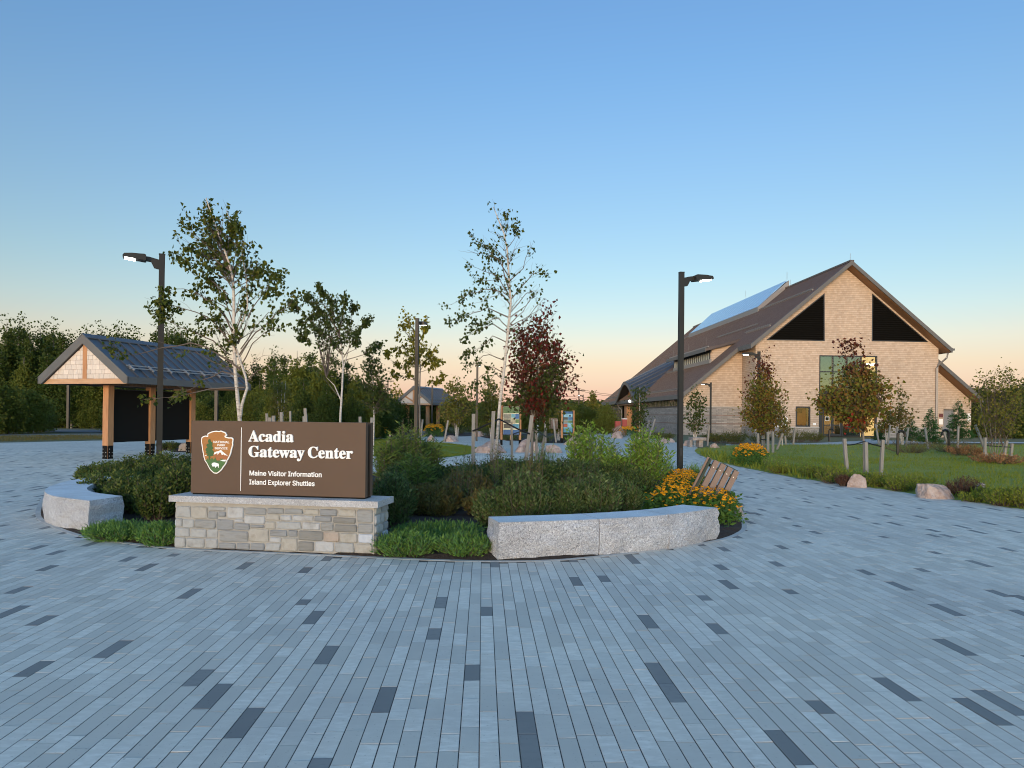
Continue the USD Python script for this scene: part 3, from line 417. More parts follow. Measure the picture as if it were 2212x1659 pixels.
# returns, wings and side wall
obj('return_wall', MB().span((XL, YF+.31, ZB), (XL+.3, YW+.3, zroof(XL)-TH)), M['shingle_side'], bld); obj('return_plinth', MB().span((XL-.05, YF+.25, -.1), (XL+.25, YW, ZB)), M['ashlar_side'], bld)
obj('return_wall', MB().span((XR-.3, YF+.31, 0), (XR, YW+.3, zroof(XR)-TH)), M['shingle_side'], bld)
ZSB = P2(1560, 879.5, YW)[1]
lw = Polygon([(XWL, ZSB), (XL, ZSB), (XL, zroof(XL)-TH-.05), (XWL, zroof(XWL)-TH-.05)])
obj('wing_wall', MB().prism(lw, (0, YW, 0), EX, EZ, EY, .3), M['shingle'], bld)
zr = [-.1, P2(1560, 915.5, YW)[1], P2(1560, 897, YW)[1], ZSB]
for i in range(3):
    obj('stone_wall', MB().span((XWL-.08, YW-.08, zr[i]+.03), (XL, YW+.25, zr[i+1]-.03)), M['ashlar'], bld)
    obj('stone_wall', MB().span((XWL-.08, YW+.26, zr[i]+.03), (XWL+.22, 88.0, zr[i+1]-.03)), M['ashlar_side'], bld)
    if i: obj('stone_band', MB().span((XWL-.06, YW-.06, zr[i]-.03), (XL, YW+.2, zr[i]+.03)), M['brickband'], bld); obj('stone_band', MB().span((XWL-.06, YW+.21, zr[i]-.03), (XWL+.2, 88.0, zr[i]+.03)), M['brickband'], bld)
obj('stone_cap', MB().span((XWL-.14, YW-.14, ZSB-.03), (XL-.02, YW+.02, ZSB+.05)), M['sill'], bld)
ZEV = zroof(XEL)-TH
cl = obj('clerestory', MB().span((XWL, YW+.3, ZSB), (XWL+.06, 88.0, ZSB+.12)), M['frame'], bld)
yy = np.arange(YW+.3, 88.0, .62)
for y in yy: obj('mullion', MB().span((XWL, y, ZSB+.12), (XWL+.1, y+.09, zroof(XWL)-TH-.1)), M['frame'], cl)
for i, y in enumerate(yy[:-1]): obj('pane', MB().span((XWL+.04, y+.09, ZSB+.12), (XWL+.06, y+.62, zroof(XWL)-TH-.1)), M['glass_dark'], cl)
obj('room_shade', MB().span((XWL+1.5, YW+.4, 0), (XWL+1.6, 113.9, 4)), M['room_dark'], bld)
cw = obj('curtain_wall', MB().span((XWL, 100.5, -.1), (XWL+.3, YE-.3, .95)), M['ashlar_side'], bld)
obj('sill', MB().span((XWL-.1, 100.4, .95), (XWL+.2, YE-.2, 1.05)), M['sill'], cw)
for y in np.arange(100.5, YE-.3, .95): obj('mullion', MB().span((XWL, y, 1.05), (XWL+.12, y+.1, ZEV+.3)), M['frame'], cw)
for z in (2.75,): obj('transom', MB().span((XWL-.02, 100.5, z), (XWL+.05, YE-.3, z+.1)), M['fascia'], cw)
obj('pane', MB().span((XWL+.06, 100.5, 1.05), (XWL+.08, YE-.3, ZEV+.3)), M['glass_dark'], cw)
obj('far_gable_wall', MB().prism(Polygon([(XWL, -.1), (XWR, -.1), (XWR, zroof(XWR)-TH-.1), (XA, ZA-TH-.1), (XWL, zroof(XWL)-TH-.1)]), (0, YE-.8, 0), EX, EZ, EY, .3), M['shingle'], bld)
rw = Polygon([(XR, -.1), (XWR, -.1), (XWR, zroof(XWR)-TH-.05), (XR, zroof(XR)-TH-.05)])
gx0, gx1 = AY(2038, 900, YW)[0], AY(2062, 900, YW)[0]; gz = AY(2040, 884, YW)[2]
obj('wing_wall', MB().prism(rw.difference(sbox(gx0, -.2, gx1, gz)), (0, YW, 0), EX, EZ, EY, .3), M['shingle'], bld)
gd = obj('door', MB().span((gx0, YW+.12, 0), (gx1, YW+.2, gz-.08)), M['door_grey'], bld); obj('door_frame', MB().span((gx0, YW-.03, gz-.08), (gx1, YW+.11, gz)), M['frame'], gd)
for (ax, ay, bx, by, mm, nm) in ((2028.5, 893.5, 2036.5, 901.5, 'maroon', 'wall_sign'), (2028, 905, 2036, 917, 'white', 'wall_notice'), (2089.5, 893, 2096.5, 911, 'white', 'wall_notice')):
    a, b = AY(ax, ay, YW), AY(bx, by, YW); obj(nm, MB().span((a[0], YW-.05, b[2]), (b[0], YW-.004, a[2])), M[mm], bld)
# roof: near part short, far part down to the low eaves
def slab(xa, xb, y0, y1, th, drop=0.0):
    prof = Polygon([(xa, zroof(xa)-drop), (xb, zroof(xb)-drop), (xb, zroof(xb)-drop-th), (xa, zroof(xa)-drop-th)])
    return MB().prism(prof, (0, y0, 0), EX, EZ, EY, y1-y0).get()
RT0 = .12
rf = obj('roof', slab(XML, XA, YF-1.1, YW-1.2, RT0), M['roof'], bld)
obj('roof_plane', slab(XEL, XA, YW-1.2, YE, RT0), M['roof'], rf)
obj('roof_plane', slab(XA, XMR, YF-1.1, YW-1.2, RT0), M['roof'], rf); obj('roof_plane', slab(XA, XER, YW-1.2, YE, RT0), M['roof'], rf)
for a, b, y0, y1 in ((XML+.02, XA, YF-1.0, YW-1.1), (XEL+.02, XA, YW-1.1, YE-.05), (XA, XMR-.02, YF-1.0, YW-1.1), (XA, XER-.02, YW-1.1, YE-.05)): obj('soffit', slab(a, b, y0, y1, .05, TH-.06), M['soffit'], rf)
for a, b, y in ((XML, XA, YF-1.1), (XA, XMR, YF-1.1), (XEL, XML, YW-1.2), (XMR, XER, YW-1.2)): obj('fascia', slab(a, b, y-.07, y-.003, TH, -.03), M['fascia'], rf)
for x, y0, y1 in ((XML, YF-1.17, YW-1.2), (XMR, YF-1.17, YW-1.2), (XEL, YW-1.27, YE), (XER, YW-1.27, YE)):
    s = -1 if x < XA else 1; obj('eave_fascia', MB().span((min(x, x+s*.1), y0, zroof(x)-TH-.02), (max(x, x+s*.1), y1, zroof(x)+.0)), M['fascia'], rf)
m = MB(); nx = np.array([-SLOPE, 0, 1])/math.hypot(SLOPE, 1)
for y in np.arange(YF-.7, YE, .5):
    x = XML if y < YW-1.2 else XEL; m.bar((x, y, zroof(x)+.025), (XA-.1, y, ZA-.06), .03, .05, nx)
obj('standing_seam', m, M['roof'], rf, kind='stuff')
obj('ridge_cap', MB().span((XA-.2, YF-1.15, ZA-.1), (XA+.2, YE, ZA+.06)), M['roof'], rf)
def guard(x, y0, y1, name='snow_guard'):
    z = zroof(x); g = MB()
    for k in (0, .16): g.bar((x+k, y0, z+.16+k*SLOPE), (x+k, y1, z+.16+k*SLOPE), .05, .05)
    for y in np.arange(y0, y1, .5): g.bar((x+.08, y, z+.02), (x+.08, y, z+.2), .06, .12)
    obj(name, g, M['gutter'], rf)
def on_roof(px, py):                       # where that line of sight meets the left roof slope
    n = np.array([-SLOPE, 0, 1.]); return ONP(px, py, np.array([XA, 0, ZA]), n)
a, b = on_roof(1746, 635), on_roof(1556, 701); guard((a[0]+b[0])/2, min(a[1], b[1]), 110)
a = on_roof(1661, 707); b = on_roof(1622, 718); guard((a[0]+b[0])/2, a[1], b[1]+1.5); a = on_roof(1631, 709); guard(a[0]+.35, a[1]+.5, a[1]+13)
guard(XEL+.5, YW+1, 86.0); guard(XEL+.5, 101.5, YE-.5)
c = on_roof(1470, 802); guard(c[0], c[1]-1.0, c[1]+6.5)
for px, py in ((1526, 743), (1487.5, 756), (1454, 769), (1610, 640), (1700, 602)):
    q = on_roof(px, py+2); obj('roof_spike', MB().tube([q, q+[0, 0, .9]], .018, 4), M['gutter'], rf)
for k, (px, py) in enumerate(((1840, 563), (1745, 598), (1660, 630))):
    q = AY(px, py, YF-1+k*14); obj('roof_spike', MB().tube([(XA, YF-.8+k*13, ZA), (XA, YF-.8+k*13, ZA+.75)], .018, 4), M['gutter'], rf)
# skylight along the ridge
a = on_roof(1652, 680); y0s = a[1]; k0 = on_roof(1600, 697)
sy0 = ONP(1694, 622, np.array([XA-.3, 0, 0]), np.array([1., 0, 0]))[1]
sx = on_roof(1655, 667)[0]; sy1 = sy0+27
prof = Polygon([(sx, zroof(sx)+.55), (XA+.25, ZA+.85), (XA+.25, ZA-.1), (sx, zroof(sx)-.05)])
sk = obj('skylight', MB().prism(prof, (0, sy0, 0), EX, EZ, EY, sy1-sy0), M['gutter'], bld)
u = np.array([XA+.1-sx-.15, 0, ZA+.85-zroof(sx)-.55-.04]); nn = np.array([-u[2], 0, u[0]]); nn /= np.linalg.norm(nn)
for i in range(18):
    ya, yb = sy0+.25+i*(sy1-sy0-.5)/18, sy0+.25+(i+1)*(sy1-sy0-.5)/18-.07
    c0 = np.array([sx+.12, ya, zroof(sx)+.57]); q = np.array([c0, c0+[0, yb-ya, 0], c0+[0, yb-ya, 0]+u, c0+u])
    obj('pane', MB().add(np.vstack([q+nn*.06, q-nn*.01]), [[3, 2, 1, 0], [4, 5, 6, 7], [0, 1, 5, 4], [1, 2, 6, 5], [2, 3, 7, 6], [3, 0, 4, 7]]), M['skylight'], sk)
# shed dormer with its row of windows
b0 = on_roof(1535, 783.5); Yd, Xd = b0[1], b0[0]; zt = AY(1535, 755.7, Yd)[2]; tip = on_roof(1589, 741.5); Yd2 = Yd+14.0
XT = Xd+(tip[0]-Xd)*1.0; dslope = (zroof(XT)-zt)/(XT-Xd)
dm = obj('dormer', MB().prism(Polygon([(Xd, zroof(Xd)), (Xd, zt), (XT, zroof(XT)+.02)]), (0, Yd, 0), EX, EZ, EY, .25), M['shingle'], bld)
obj('dormer_cheek', MB().prism(Polygon([(Xd, zroof(Xd)), (Xd, zt), (XT, zroof(XT)+.02)]), (0, Yd2-.25, 0), EX, EZ, EY, .25), M['shingle'], dm)
obj('dormer_roof', MB().prism(Polygon([(Xd-.7, zt-.7*dslope+.02), (XT+.6, zroof(XT)+.6*dslope+.02), (XT+.6, zroof(XT)+.6*dslope+.32), (Xd-.7, zt-.7*dslope+.32)]), (0, Yd-.7, 0), EX, EZ, EY, Yd2-Yd+1.4), M['roof'], dm)
obj('dormer_fascia', MB().span((Xd-.8, Yd-.75, zt-.7*dslope-.05), (Xd-.705, Yd2+.7, zt-.7*dslope+.33)), M['fascia'], dm)
g = MB(); g.bar((Xd-.4, Yd-.5, zt+.3), (Xd-.4, Yd2+.5, zt+.3), .12, .12); obj('snow_guard', g, M['gutter'], dm)
zb = zroof(Xd)+.35; obj('dormer_sill', MB().span((Xd-.12, Yd-.02, zroof(Xd)-.05), (Xd+.1, Yd2, zb)), M['gutter'], dm)
obj('dormer_head', MB().span((Xd-.05, Yd, zt-.28), (Xd+.1, Yd2, zt-.02)), M['frame'], dm)
for i in range(18):
    ya, yb = Yd+.28+i*(Yd2-Yd-.5)/18, Yd+.28+(i+1)*(Yd2-Yd-.5)/18
    wn = obj('window', MB().span((Xd-.05, ya-.07, zb), (Xd+.08, ya+.07, zt-.28)), M['frame'], dm)
    obj('pane', MB().span((Xd, ya+.07, zb), (Xd+.02, yb-.07, zt-.28)), plain('dormer_blind', (.40, .42, .36), .25) if i == 0 else UsdShade.Material.Get(stage, LK+'dormer_blind'), wn)
# eyebrow porch
ya, yb = 86.8, 100.8; zl = zroof(XEL)-.05; zpk = AY(1357.5, 829, 95)[2]+.2
t = np.linspace(0, 1, 33); ey = ya+(yb-ya)*t; ez = zl+(zpk-zl)*(.5-.5*np.cos(2*np.pi*t))**.85
m = MB(); V = []
for k in range(33):
    xa_ = XEL-.35; S2 = .49; xi = max((ez[k]-S2*xa_-ZA+SLOPE*XA)/(SLOPE-S2)+.12, xa_+.3)
    V += [(xa_, ey[k], ez[k]+.02), (xi, ey[k], ez[k]+S2*(xi-xa_)+.02)]
V = np.array(V); F = [[2*k, 2*k+1, 2*k+3, 2*k+2] for k in range(32)]
eb = obj('porch_roof', (np.vstack([V, V-[0, 0, .16]]), np.array([f for q in F for f in ((q[0], q[1], q[2]), (q[0], q[2], q[3]))]+[f for q in F for f in ((q[2]+66, q[1]+66, q[0]+66), (q[3]+66, q[2]+66, q[0]+66))])), M['roof_k'], bld, smooth=40)
m = MB()
for k in range(2, 31, 2): m.bar(V[2*k]+[0, 0, .03], V[2*k+1]+[0, 0, .03], .05, .06)
obj('porch_seam', m, M['roof_k'], eb, kind='stuff')
prof = Polygon(list(zip(ey, ez+.04))+list(zip(ey[::-1], (ez-.42-.0*ey)[::-1]))); obj('porch_fascia', MB().prism(prof, (XEL-.5, 0, 0), EY, EZ, EX, .14), M['fascia'], eb)
prof = Polygon(list(zip(ey[2:-2], (ez-.2)[2:-2]))+[(yb-1, zl-.5), (ya+1, zl-.5)]).buffer(0); obj('porch_gable', MB().prism(prof, (XWL+.3, 0, 0), EY, EZ, EX, .15), M['cedar'], eb)
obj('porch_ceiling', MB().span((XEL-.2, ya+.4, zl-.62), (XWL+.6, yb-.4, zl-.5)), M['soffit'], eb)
obj('porch_column', MB().span((XWL-.25, 95.9, 0), (XWL+.5, 97.6, zl-.6)), M['cedar'], eb)
obj('porch_wall', MB().span((XWL+.7, 88, 0), (XWL+.8, 100.4, zl-.4)), M['glass_dark'], eb)
for y in (88.1, 90.2, 92.3, 94.4): obj('mullion', MB().span((XWL+.62, y, 0), (XWL+.7, y+.12, zl-.5)), M['frame'], eb)
obj('porch_lamp', trimesh.creation.icosphere(2, .17).apply_translation((XEL-.1, 92.0, zl-.15)), M['led'], eb)
# downspouts
s = AY(2052, 756, YF-1); xg = AY(2024.6, 800, YF-.2)[0]
obj('downspout', MB().tube([(XMR-.25, YF-1.0, zroof(XMR)-TH-.05), (XMR-.3, YF-.9, zroof(XMR)-TH-.5), (xg+.12, YF-.25, zroof(XMR)-TH-1.1), (xg, YF-.14, zroof(XMR)-TH-1.4), (xg, YF-.14, .1)], .09, 8), M['gutter'], bld)
obj('downspout', MB().tube([(XEL-.05, 100.9, zl-.2), (XEL+.1, 100.6, zl-.8), (XWL-.1, 100.3, zl-1.2), (XWL-.1, 100.3, .1)], .08, 6), M['gutter'], bld)
obj('gutter', MB().span((XMR+.1, YF-1.17, zroof(XMR)-.25), (XMR+.3, YW-1.2, zroof(XMR)-.05)), M['fascia'], bld)

# ================================================================ timber shelters
def shelter(name, label, near_pt, far_pt, w, ze, posts, panels, braces, psz, detail):
    f = np.array([far_pt[0]-near_pt[0], far_pt[1]-near_pt[1], 0]); L = np.linalg.norm(f); f /= L; r = np.array([f[1], -f[0], 0]); up = np.array([0, 0, 1.])
    o = np.array([near_pt[0], near_pt[1], 0.]); zr = near_pt[2]; t = thing(name, label, 'shelter', o)
    sl = (zr-ze-.2)/w; W = lambda a, s, z: o+r*a+f*s+up*z
    for sg in (-1, 1):
        pf = Polygon([(0, zr), (sg*w, zr-sl*w), (sg*w, zr-sl*w-.06), (0, zr-.06)])
        rp = obj('roof_plane', MB().prism(pf, o, r, up, f, L), M['roof_k'], t)
        n = np.array([sg*sl, 1.])/math.hypot(sl, 1); n3 = r*n[0]+up*n[1]
        for s in np.arange(.45, L-.2, .42): obj('standing_seam', MB().bar(W(sg*.05, s, zr-sl*.05+.02), W(sg*w, s, zr-sl*w+.02), .03, .06, n3), M['roof_k'], rp)
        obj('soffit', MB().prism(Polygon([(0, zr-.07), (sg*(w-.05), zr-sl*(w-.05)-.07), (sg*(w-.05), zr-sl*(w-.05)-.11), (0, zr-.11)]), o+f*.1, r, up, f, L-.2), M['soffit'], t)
        obj('eave_fascia', MB().prism(sbox(min(sg*w, sg*(w+.04)), ze, max(sg*w, sg*(w+.04)), zr-sl*w+.02), o-f*.05, r, up, f, L+.1), M['fascia'], t)
        for s0 in (-.05, L-.0): obj('verge_fascia', MB().prism(Polygon([(0, zr+.05), (sg*(w+.04), zr-sl*(w+.04)+.05), (sg*(w+.04), ze), (sg*(w-.12), ze), (0, zr-.27)]), o+f*s0, r, up, f, .05), M['fascia'], t)
        g = obj('snow_guard', MB().bar(W(sg*w*.78, .35, zr-sl*w*.78+.11), W(sg*w*.78, L-.5, zr-sl*w*.78+.11), .028, .028), M['guard'], t)
        obj('rail', MB().bar(W(sg*w*.84, .35, zr-sl*w*.84+.1), W(sg*w*.84, L-.5, zr-sl*w*.84+.1), .028, .028), M['guard'], g)
        if detail:
            for s in np.arange(.5, L-.5, .84): obj('bracket', MB().bar(W(sg*w*.74, s, zr-sl*w*.74+.06), W(sg*w*.87, s, zr-sl*w*.87+.06), .04, .09, n3), M['guard'], g)
    obj('ridge_cap', MB().prism(Polygon([(-.16, zr-.16*sl+.03), (0, zr+.04), (.16, zr-.16*sl+.03), (.16, zr-.16*sl+.06), (0, zr+.075), (-.16, zr-.16*sl+.06)]), o-f*.06, r, up, f, L+.12), M['roof_k'], t)
    zb0, zb1 = ze-.01, ze+.16; aw = w-.12
    for s0 in (.06, L-.16):
        obj('tie_board', MB().prism(Polygon([(-aw-.02, zb0), (aw+.02, zb0), (aw-.19, zb1), (-aw+.19, zb1)]), o+f*s0, r, up, f, .1), M['cedar_x'], t)
        tri = Polygon([(-aw+.2, zb1), (aw-.2, zb1), (0, zr-.28)]); wl = obj('gable_wall', MB().prism(tri, o+f*(s0+.03), r, up, f, .05), M['soffit'], t)
        obj('king_post', MB().prism(sbox(-.09, zb1, .09, zr-.22), o+f*(s0+.002), r, up, f, .1), M['cedar'], t)
        if braces and s0 < 1:
            for sg in (-1, 1): obj('brace', MB().prism(LineString([(0, zb1+.15), (sg*.95, zb1+.68)]).buffer(.07, cap_style=2).intersection(tri), o+f*(s0-.002), r, up, f, .06), M['cedar'], t)
        if s0 < 1 and detail:
            rg = np.random.default_rng(5); z = zb1; row = 0
            while z < zr-.3:
                a = -aw+rg.uniform(-.1, 0)
                while a < aw:
                    b = a+rg.uniform(.13, .27); q = sbox(a+.004, z+.004+rg.uniform(0, .007), b-.004, z+.158).intersection(tri).difference(sbox(-.092, 0, .092, 9))
                    for g in getattr(q, 'geoms', [q]):
                        if g.area > .0015: obj('shingle', MB().prism(g, o+f*(s0+.012-.006*rg.random()), r, up, f, .018), M['shingle_k'], t)
                    a = b
                z += .158; row += 1
        elif s0 < 1: obj('shingle_face', MB().prism(tri, o+f*(s0+.01), r, up, f, .02), M['shingle_k'], t)
    ax = np.array([r, f, up])
    for (a, s) in posts:
        p = obj('post', MB().box(W(a, s, (.45+ze+.12)/2), (psz, psz, ze+.12-.45), ax), M['cedar'], t)
        m = MB()
        for k in (-1, 1): m.box(W(a+k*(psz/2+.004), s, .225), (.012, psz*.86, .47), ax).box(W(a, s+k*(psz/2+.004), .225), (psz*.86, .012, .47), ax)
        obj('steel_shoe', m, M['black'], p); obj('post_foot', MB().box(W(a, s, .225), (psz*.9, psz*.9, .45), ax), M['cedar'], p)
        if detail:
            for k in range(3):
                for dd in (-.06, .06)[:1+(k < 2)]:
                    obj('bolt', MB().tube([W(a-.0+dd, s-psz/2-.03, .1+.12*k), W(a+dd, s-psz/2-.005, .1+.12*k)], .014, 6), M['screw'], p)
                    obj('bolt', MB().tube([W(a+psz/2+.03, s+dd, .1+.12*k), W(a+psz/2+.005, s+dd, .1+.12*k)], .014, 6), M['screw'], p)
    obj('beam', MB().prism(sbox(-.12, ze-.02, .12, ze+.1), o+f*.3, r, up, f, L-.6), M['soffit'], t)
    for (s0, s1) in panels:
        q = obj('notice_board', MB().box(W(0, (s0+s1)/2, 1.49), (.07, s1-s0, 1.85), ax), M['black'], t); obj('board_edge', MB().box(W(0, (s0+s1)/2, 2.43), (.1, s1-s0, .03), ax), M['frame'], q)
    return t
n1, f1 = AT(180.5, 724.6, 24.0), AT(457, 760, 29.9); kS = np.linalg.norm((f1-n1)[:2])/6.2
P = [(0, (25.05-24)*kS), (0, (26.95-24)*kS), (0, (29.05-24)*kS)]
shelter('shelter', 'timber shelter with grey metal roof and blank black notice boards', n1, f1, 1.9, 2.58, P, [(P[0][1]+.13, P[1][1]-.13), (P[1][1]+.13, P[2][1]-.13)], False, .24, True)
n2 = AT(893, 838, 66.0); n2[2] = 4.25; f2 = n2+[2.3, 6.0, 0]
shelter('shelter', 'smaller looking far timber shelter with braced gable behind the lawn', n2, f2, 1.95, 2.55, [(-1.05, .9), (1.05, .9), (-1.05, 3.2), (1.05, 3.2), (-1.05, 5.4), (1.05, 5.4)], [], True, .26, False)

# ================================================================ the entrance sign
A, B = G(380, 1183), G(807, 1201); sx_ = (B-A)/np.linalg.norm(B-A); sy_ = np.array([-sx_[1], sx_[0], 0]); up = np.array([0, 0, 1.]); SL = np.linalg.norm(B-A)
SD, SH_, CAPT = .46, .565, .075
sg = thing('entrance_sign', 'large brown entrance sign with white lettering on a stone base', 'sign', A)
ax = np.array([sx_, sy_, up]); S = lambda a, b, z: A+sx_*a+sy_*b+up*z
obj('base_core', MB().box(S(SL/2, SD/2, SH_/2-.03), (SL+.01, SD+.01, SH_+.06), ax), M['mortar'], sg)
obj('base_cap', None or MB().box(S(SL/2, SD/2, SH_+CAPT/2), (SL+.13, SD+.12, CAPT), ax), M['granite_cap'] if 'granite_cap' in M else M['granite_top'], sg)
STN = """155,975,290,1080 297,980,442,1092 447,982,612,1020 447,1026,535,1097 542,1027,612,1078 627,985,780,1092 785,990,982,1058 990,995,1145,1050 1150,1000,1320,1052 1325,1003,1468,1060 1472,1005,1640,1070 1645,1008,1812,1075 1818,1008,1965,1130
150,1087,210,1168 215,1098,320,1180 326,1100,520,1183 525,1099,682,1197 690,1098,775,1128 690,1134,835,1200 780,1065,975,1143 985,1057,1108,1110 1114,1060,1218,1113 1226,1062,1420,1117 1424,1068,1590,1122 1598,1082,1812,1138 840,1150,965,1178 972,1116,1068,1187 1075,1120,1308,1192 1314,1128,1480,1197 1486,1128,1602,1207 1610,1145,1818,1218 1825,1137,1965,1228
142,1175,280,1258 286,1186,436,1266 441,1189,538,1268 548,1203,818,1308 825,1185,1010,1310 1016,1195,1180,1258 1184,1198,1272,1260 1278,1203,1505,1297 1512,1213,1656,1308 1660,1224,1825,1315 1832,1235,1965,1320
137,1264,242,1358 248,1272,418,1360 423,1274,540,1366 548,1314,705,1372 710,1316,830,1380 836,1317,970,1385 978,1318,1115,1388 1016,1264,1120,1312 1126,1266,1272,1392 1278,1303,1425,1395 1430,1304,1608,1400 1614,1314,1795,1408 1800,1325,1965,1415"""
rg = np.random.default_rng(12)
STM = [mat(f'sign_stone_{i}', (c[0]*.76, c[1]*.8, c[2]*.87), (c[0]*1.0, c[1]*1.05, c[2]*1.14), 7, .9, .008, 28, stretch=s, c3=tuple(x*.66 for x in c)) for i, (c, s) in enumerate([((.34, .33, .30), (1, 1, 1)), ((.27, .26, .235), (.6, .6, 3)), ((.22, .205, .175), (.5, .5, 4)), ((.36, .325, .265), (1, 1, 1)), ((.25, .245, .23), (.5, .5, 3.5)), ((.40, .385, .355), (1, 1, 1)), ((.36, .285, .22), (1, 1, 1)), ((.44, .45, .46), (1, 1, 1))])]
def stone(cx, cz, hw, hh, frame, mt, depth=.022):
    """a squared rubble stone: hull of an uneven rounded outline and a smaller face"""
    o, ex, ez, eout = frame; pts = []
    for k in range(12):
        a = k*math.pi/6+rg.uniform(-.12, .12); c, s = math.cos(a), math.sin(a); e = .24
        x = hw*math.copysign(abs(c)**e, c); z = hh*math.copysign(abs(s)**e, s)
        j = rg.uniform(.94, 1.03); pts += [o+ex*(cx+x*j)+ez*(cz+z*j)-eout*.01, o+ex*(cx+x*j)+ez*(cz+z*j)+eout*(depth*.55), o+ex*(cx+x*j-math.copysign(.009, x))+ez*(cz+z*j-math.copysign(.009, z))+eout*(depth+rg.uniform(-.006, .006))]
    h = trimesh.convex.convex_hull(np.array(pts)); return obj('stone', h, mt, sg)
on = -sy_
def s2(cx, cy):                             # the stones as they lie on the front of the base
    p = ONP((600+cx/2.4578)*.576, (1500+cy/2.4578)*.576, A, on)-A; return np.dot(p, sx_), p[2]
for line in STN.split():
    x0, y0, x1, y1 = map(float, line.split(',')); a, b, c, d = s2(x0, y0), s2(x1, y0), s2(x0, y1), s2(x1, y1)
    l, r_ = (a[0]+c[0])/2, (b[0]+d[0])/2; t_, b_ = (a[1]+b[1])/2, (c[1]+d[1])/2
    t_ = min(t_, SH_-.004); m = STM[0 if x1 < 620 and rg.random() < .7 else rg.integers(0, 6)]
    if x0 == 1512: m = STM[6]
    if x0 == 1832: m = STM[7]
    if x0 in (1325, 1645, 825): m = STM[3]
    stone((l+r_)/2, (t_+b_)/2, (r_-l)/2, max((t_-b_)/2, .01), (A, sx_, up, on), m)
for o_, ex, eo in ((S(SL, 0, 0), sy_, sx_), (S(0, 0, 0), sy_, -sx_)):
    z = .005
    for hgt in (.11, .13, .105, .12, .085):
        a = 0.0
        while a < SD-.02:
            b = min(SD, a+rg.uniform(.12, .28)); b = SD if SD-b < .08 else b
            stone((a+b)/2, z+hgt/2, (b-a)/2-.004, hgt/2-.004, (o_, ex, up, eo), STM[rg.integers(0, 8)]); a = b
        z += hgt+.001
# two boards, one behind the other
PB0, PT = SH_+CAPT+.018, ONP(600, 911, A+sy_*.14, on)[2]
pl = np.dot(ONP(411.9, 1075, A+sy_*.13, on)-A, sx_); pr = np.dot(ONP(788.6, 1082, A+sy_*.13, on)-A, sx_)
PF = .13
bd = obj('sign_board', MB().box(S((pl+pr)/2, PF+.04, (PB0+PT)/2), (pr-pl, .08, PT-PB0), ax), M['sign_brown'], sg)
obj('sign_board', MB().box(S((pl+pr)/2, PF+.21, (PB0+PT)/2), (pr-pl, .08, PT-PB0), ax), M['sign_brown'], sg, label='rear board of the sign, edge seen past the front board')
obj('spacer', MB().box(S((pl+pr)/2, PF+.125, (SH_+CAPT+PT)/2-.01), (pr-pl-.05, .088, PT-SH_-CAPT-.03), ax), M['black'], sg)
obj('foot_rail', MB().box(S((pl+pr)/2, PF+.125, SH_+CAPT+.009), (pr-pl-.03, .22, .018), ax), M['black'], sg)
OF = A+sy_*PF
def face(px, py): p = ONP(px, py, OF, on)-A; return np.dot(p, sx_), p[2]
def facec(cx, cy): return face((900+cx/4.9156)*.576, (1560+cy/4.9156)*.576)
FO = A+sy_*(PF-.0005)
def relief(name, poly, mt, d0, d1, parent=bd): return obj(name, MB().prism(poly, FO-sy_*d0, sx_, up, -sy_, d1-d0), mt, parent)
def letters(glyphs, x0, y0, x1, cap, depth):
    """raised letters; outlines in font units, set on the line from (x0, y0) to x1 in board metres"""
    polys = [Polygon(g[0], g[1:]).buffer(0) for g in glyphs]; mx = max(p.bounds[2] for p in polys); mn = min(p.bounds[0] for p in polys); kx = (x1-x0)/(mx-mn); kz = cap/111.0
    polys.sort(key=lambda p: p.bounds[0]); out = []
    for p in polys:
        b = p.bounds
        if out and min(b[2], out[-1].bounds[2])-max(b[0], out[-1].bounds[0]) > .6*min(b[2]-b[0], out[-1].bounds[2]-out[-1].bounds[0]): out[-1] = out[-1].union(p)
        else: out.append(p)
    for p in out: relief('letter', shapely.affinity.affine_transform(p, [kx, 0, 0, kz, x0-mn*kx, y0]), M['white'], 0, depth)
